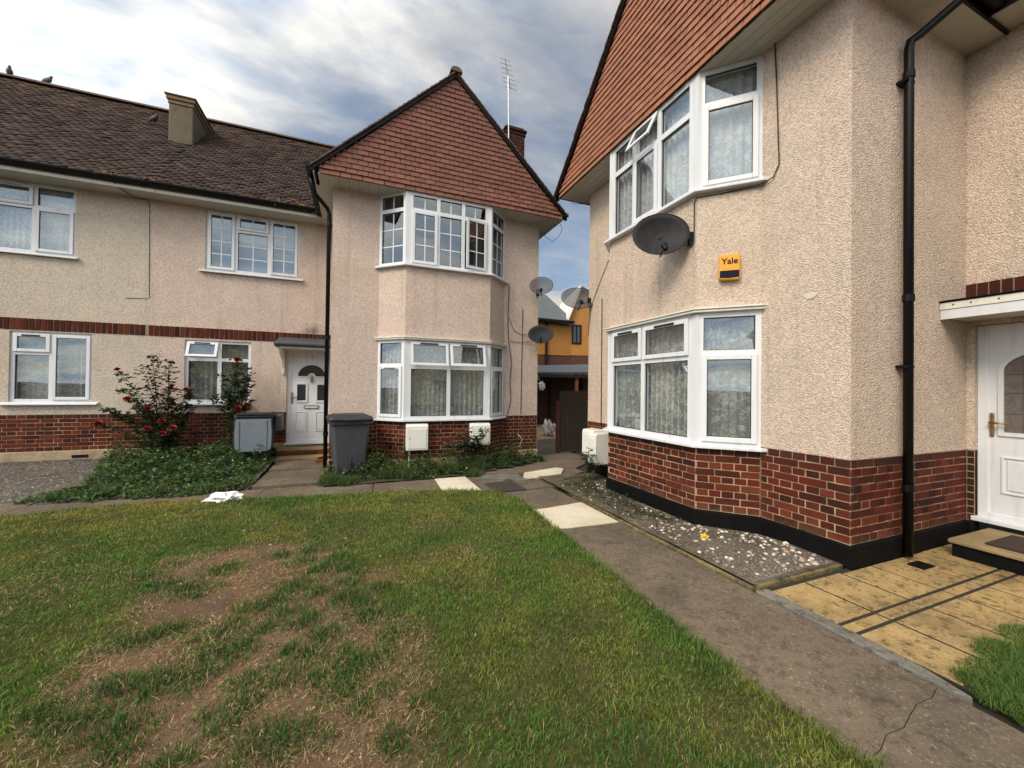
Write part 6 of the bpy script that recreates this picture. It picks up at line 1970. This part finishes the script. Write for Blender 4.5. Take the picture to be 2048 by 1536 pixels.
tufts('grass_tuft', 'long grass tufts growing among the weeds at the bay foot', [(.45, 6.2, .16, 1), (.75, 6.15, .2, 1), (1.35, 6.25, .18, 1.2), (1.9, 6.4, .22, 1.25), (2.35, 6.55, .2, 1), (-.3, 6.15, .2, .8), (-.1, 6.05, .16, .7), (1.75, 5.98, .12, .6)], 240, .26, .006, (.03, .07, .016), (.075, .125, .03))
tufts('grass_tuft', 'bright grass blades among the weeds under the roses', [(-3.3, 6.35, .2, .7), (-2.9, 6.4, .22, .8), (-2.4, 6.3, .25, .8), (-1.8, 6.25, .25, .8), (-1.5, 6.5, .2, .9), (-2.1, 6.9, .25, 1), (-2.8, 7.0, .25, 1), (-1.6, 7.2, .25, 1), (-2.5, 7.5, .3, 1.1), (-3.3, 7.4, .25, 1.1), (-1.9, 7.9, .3, 1.2), (-3.0, 8.2, .3, 1.2), (-2.4, 8.5, .3, 1.2)], 120, .20, .006, (.04, .09, .018), (.10, .17, .035), .6, GZ + .02)
tufts('grass_tuft', 'rough grass in the lower right corner beside the yellow paving', [(2.98, .80, .22, 1), (3.25, .88, .2, 1), (2.78, .72, .14, .8), (3.4, .7, .25, 1), (2.95, .55, .25, .9), (2.68, .6, .1, .7), (3.6, .9, .2, .8), (2.80, .93, .08, .8), (2.72, .84, .07, .7)], 900, .105, .0035, (.040, .095, .012), (.11, .185, .028), .62)
tufts('grass_tuft', 'thin grass growing along the bed edging by the path', [(2.72, 3.5, .09, .9), (2.74, 3.75, .1, .9), (2.75, 4.0, .1, 1), (2.75, 4.25, .1, 1), (2.71, 2.6, .06, .7), (3.0, 3.2, .12, .7), (3.12, 3.5, .1, .7), (3.05, 4.3, .15, .8), (3.1, 4.7, .15, 1), (2.74, 4.6, .07, 1.2), (2.78, 4.85, .09, 1.4), (2.70, 3.15, .06, .9), (2.69, 2.95, .06, .8), (2.68, 2.78, .05, .8), (2.9, 3.6, .12, .7), (3.0, 3.9, .12, .7), (2.68, 3.3, .05, .6), (3.42, 1.98, .05, .5), (3.52, 1.93, .05, .5), (3.55, 2.1, .06, .5), (2.15, 5.5, .07, .5), (2.5, 5.47, .08, .45)], 160, .11, .0035, (.03, .065, .016), (.08, .12, .03))
rose_bush('rose bush with many red blooms and bare arching stems against the pale wall', (-3.02, 8.45, .16),
          [(-3.597, 8.5, 1.714), (-3.491, 8.5, 1.238), (-3.221, 8.5, 1.071), (-2.91, 8.5, 1.453), (-2.711, 8.5, 1.402), (-2.68, 8.5, 1.296), (-3.838, 8.45, .835), (-3.012, 8.4, .861), (-3.181, 8.35, .752), (-2.863, 8.35, .744), (-2.932, 8.3, .676)],
          [(-3.264, 8.5, 2.02), (-3.057, 8.5, 1.94), (-3.408, 8.5, 1.83), (-3.733, 8.5, 1.40), (-3.631, 8.5, 1.42), (-3.899, 8.5, 1.09), (-2.986, 8.5, 1.82), (-3.293, 8.5, 1.77), (-3.962, 8.5, 1.09), (-2.585, 8.5, 1.21), (-2.869, 8.5, 1.085), (-2.794, 8.5, .865), (-3.45, 8.5, 1.1), (-3.7, 8.5, .98), (-2.95, 8.5, 1.25)], 1, 54)
rose_bush('taller dense rose bush with three red blooms in front of the small window', (-2.03, 8.45, .16),
          [(-1.997, 8.5, 1.942), (-1.82, 8.5, 1.133), (-1.96, 8.5, 1.06)],
          [(-2.076, 8.5, 2.06), (-2.298, 8.5, 1.714), (-1.815, 8.5, 1.819), (-2.178, 8.5, 1.308), (-1.991, 8.5, 1.584), (-1.911, 8.5, 1.401), (-2.366, 8.5, 1.307), (-1.829, 8.5, 1.217), (-2.1, 8.5, 1.75), (-1.9, 8.5, 1.65), (-2.05, 8.5, 1.2)], 2, 76)
rose_bush('small dark leafy shrub before the right meter box under the bay', (1.78, 6.42, .1), [], [(1.62, 6.4, .70), (1.70, 6.4, .82), (1.85, 6.4, .66), (2.02, 6.35, .80), (2.06, 6.35, .72), (1.55, 6.4, .55), (1.92, 6.4, .5), (1.7, 6.4, .6)], 3, 40, .045, name='shrub', cat='shrub')
rose_bush('thin weedy shrub beside the meter boxes of the right house', (3.28, 5.02, .1), [], [(3.22, 5.0, .62), (3.3, 4.95, .52), (3.18, 5.05, .46), (3.25, 4.9, .4), (3.35, 5.0, .36)], 4, 26, .03, name='weed_shrub', cat='shrub')

# smooth repair daub and screw fixings on the near wall
m = MB(F2); m.prism([(.30 + .055 * math.cos(t) * (1 + .2 * math.sin(3 * t)), 2.33 + .028 * math.sin(t)) for t in [6.283 * k / 14 for k in range(14)]], 'b', -.002, .006); m.build('render_patch', CONC_DAUB, H2, recalc=True, bevel=.003)
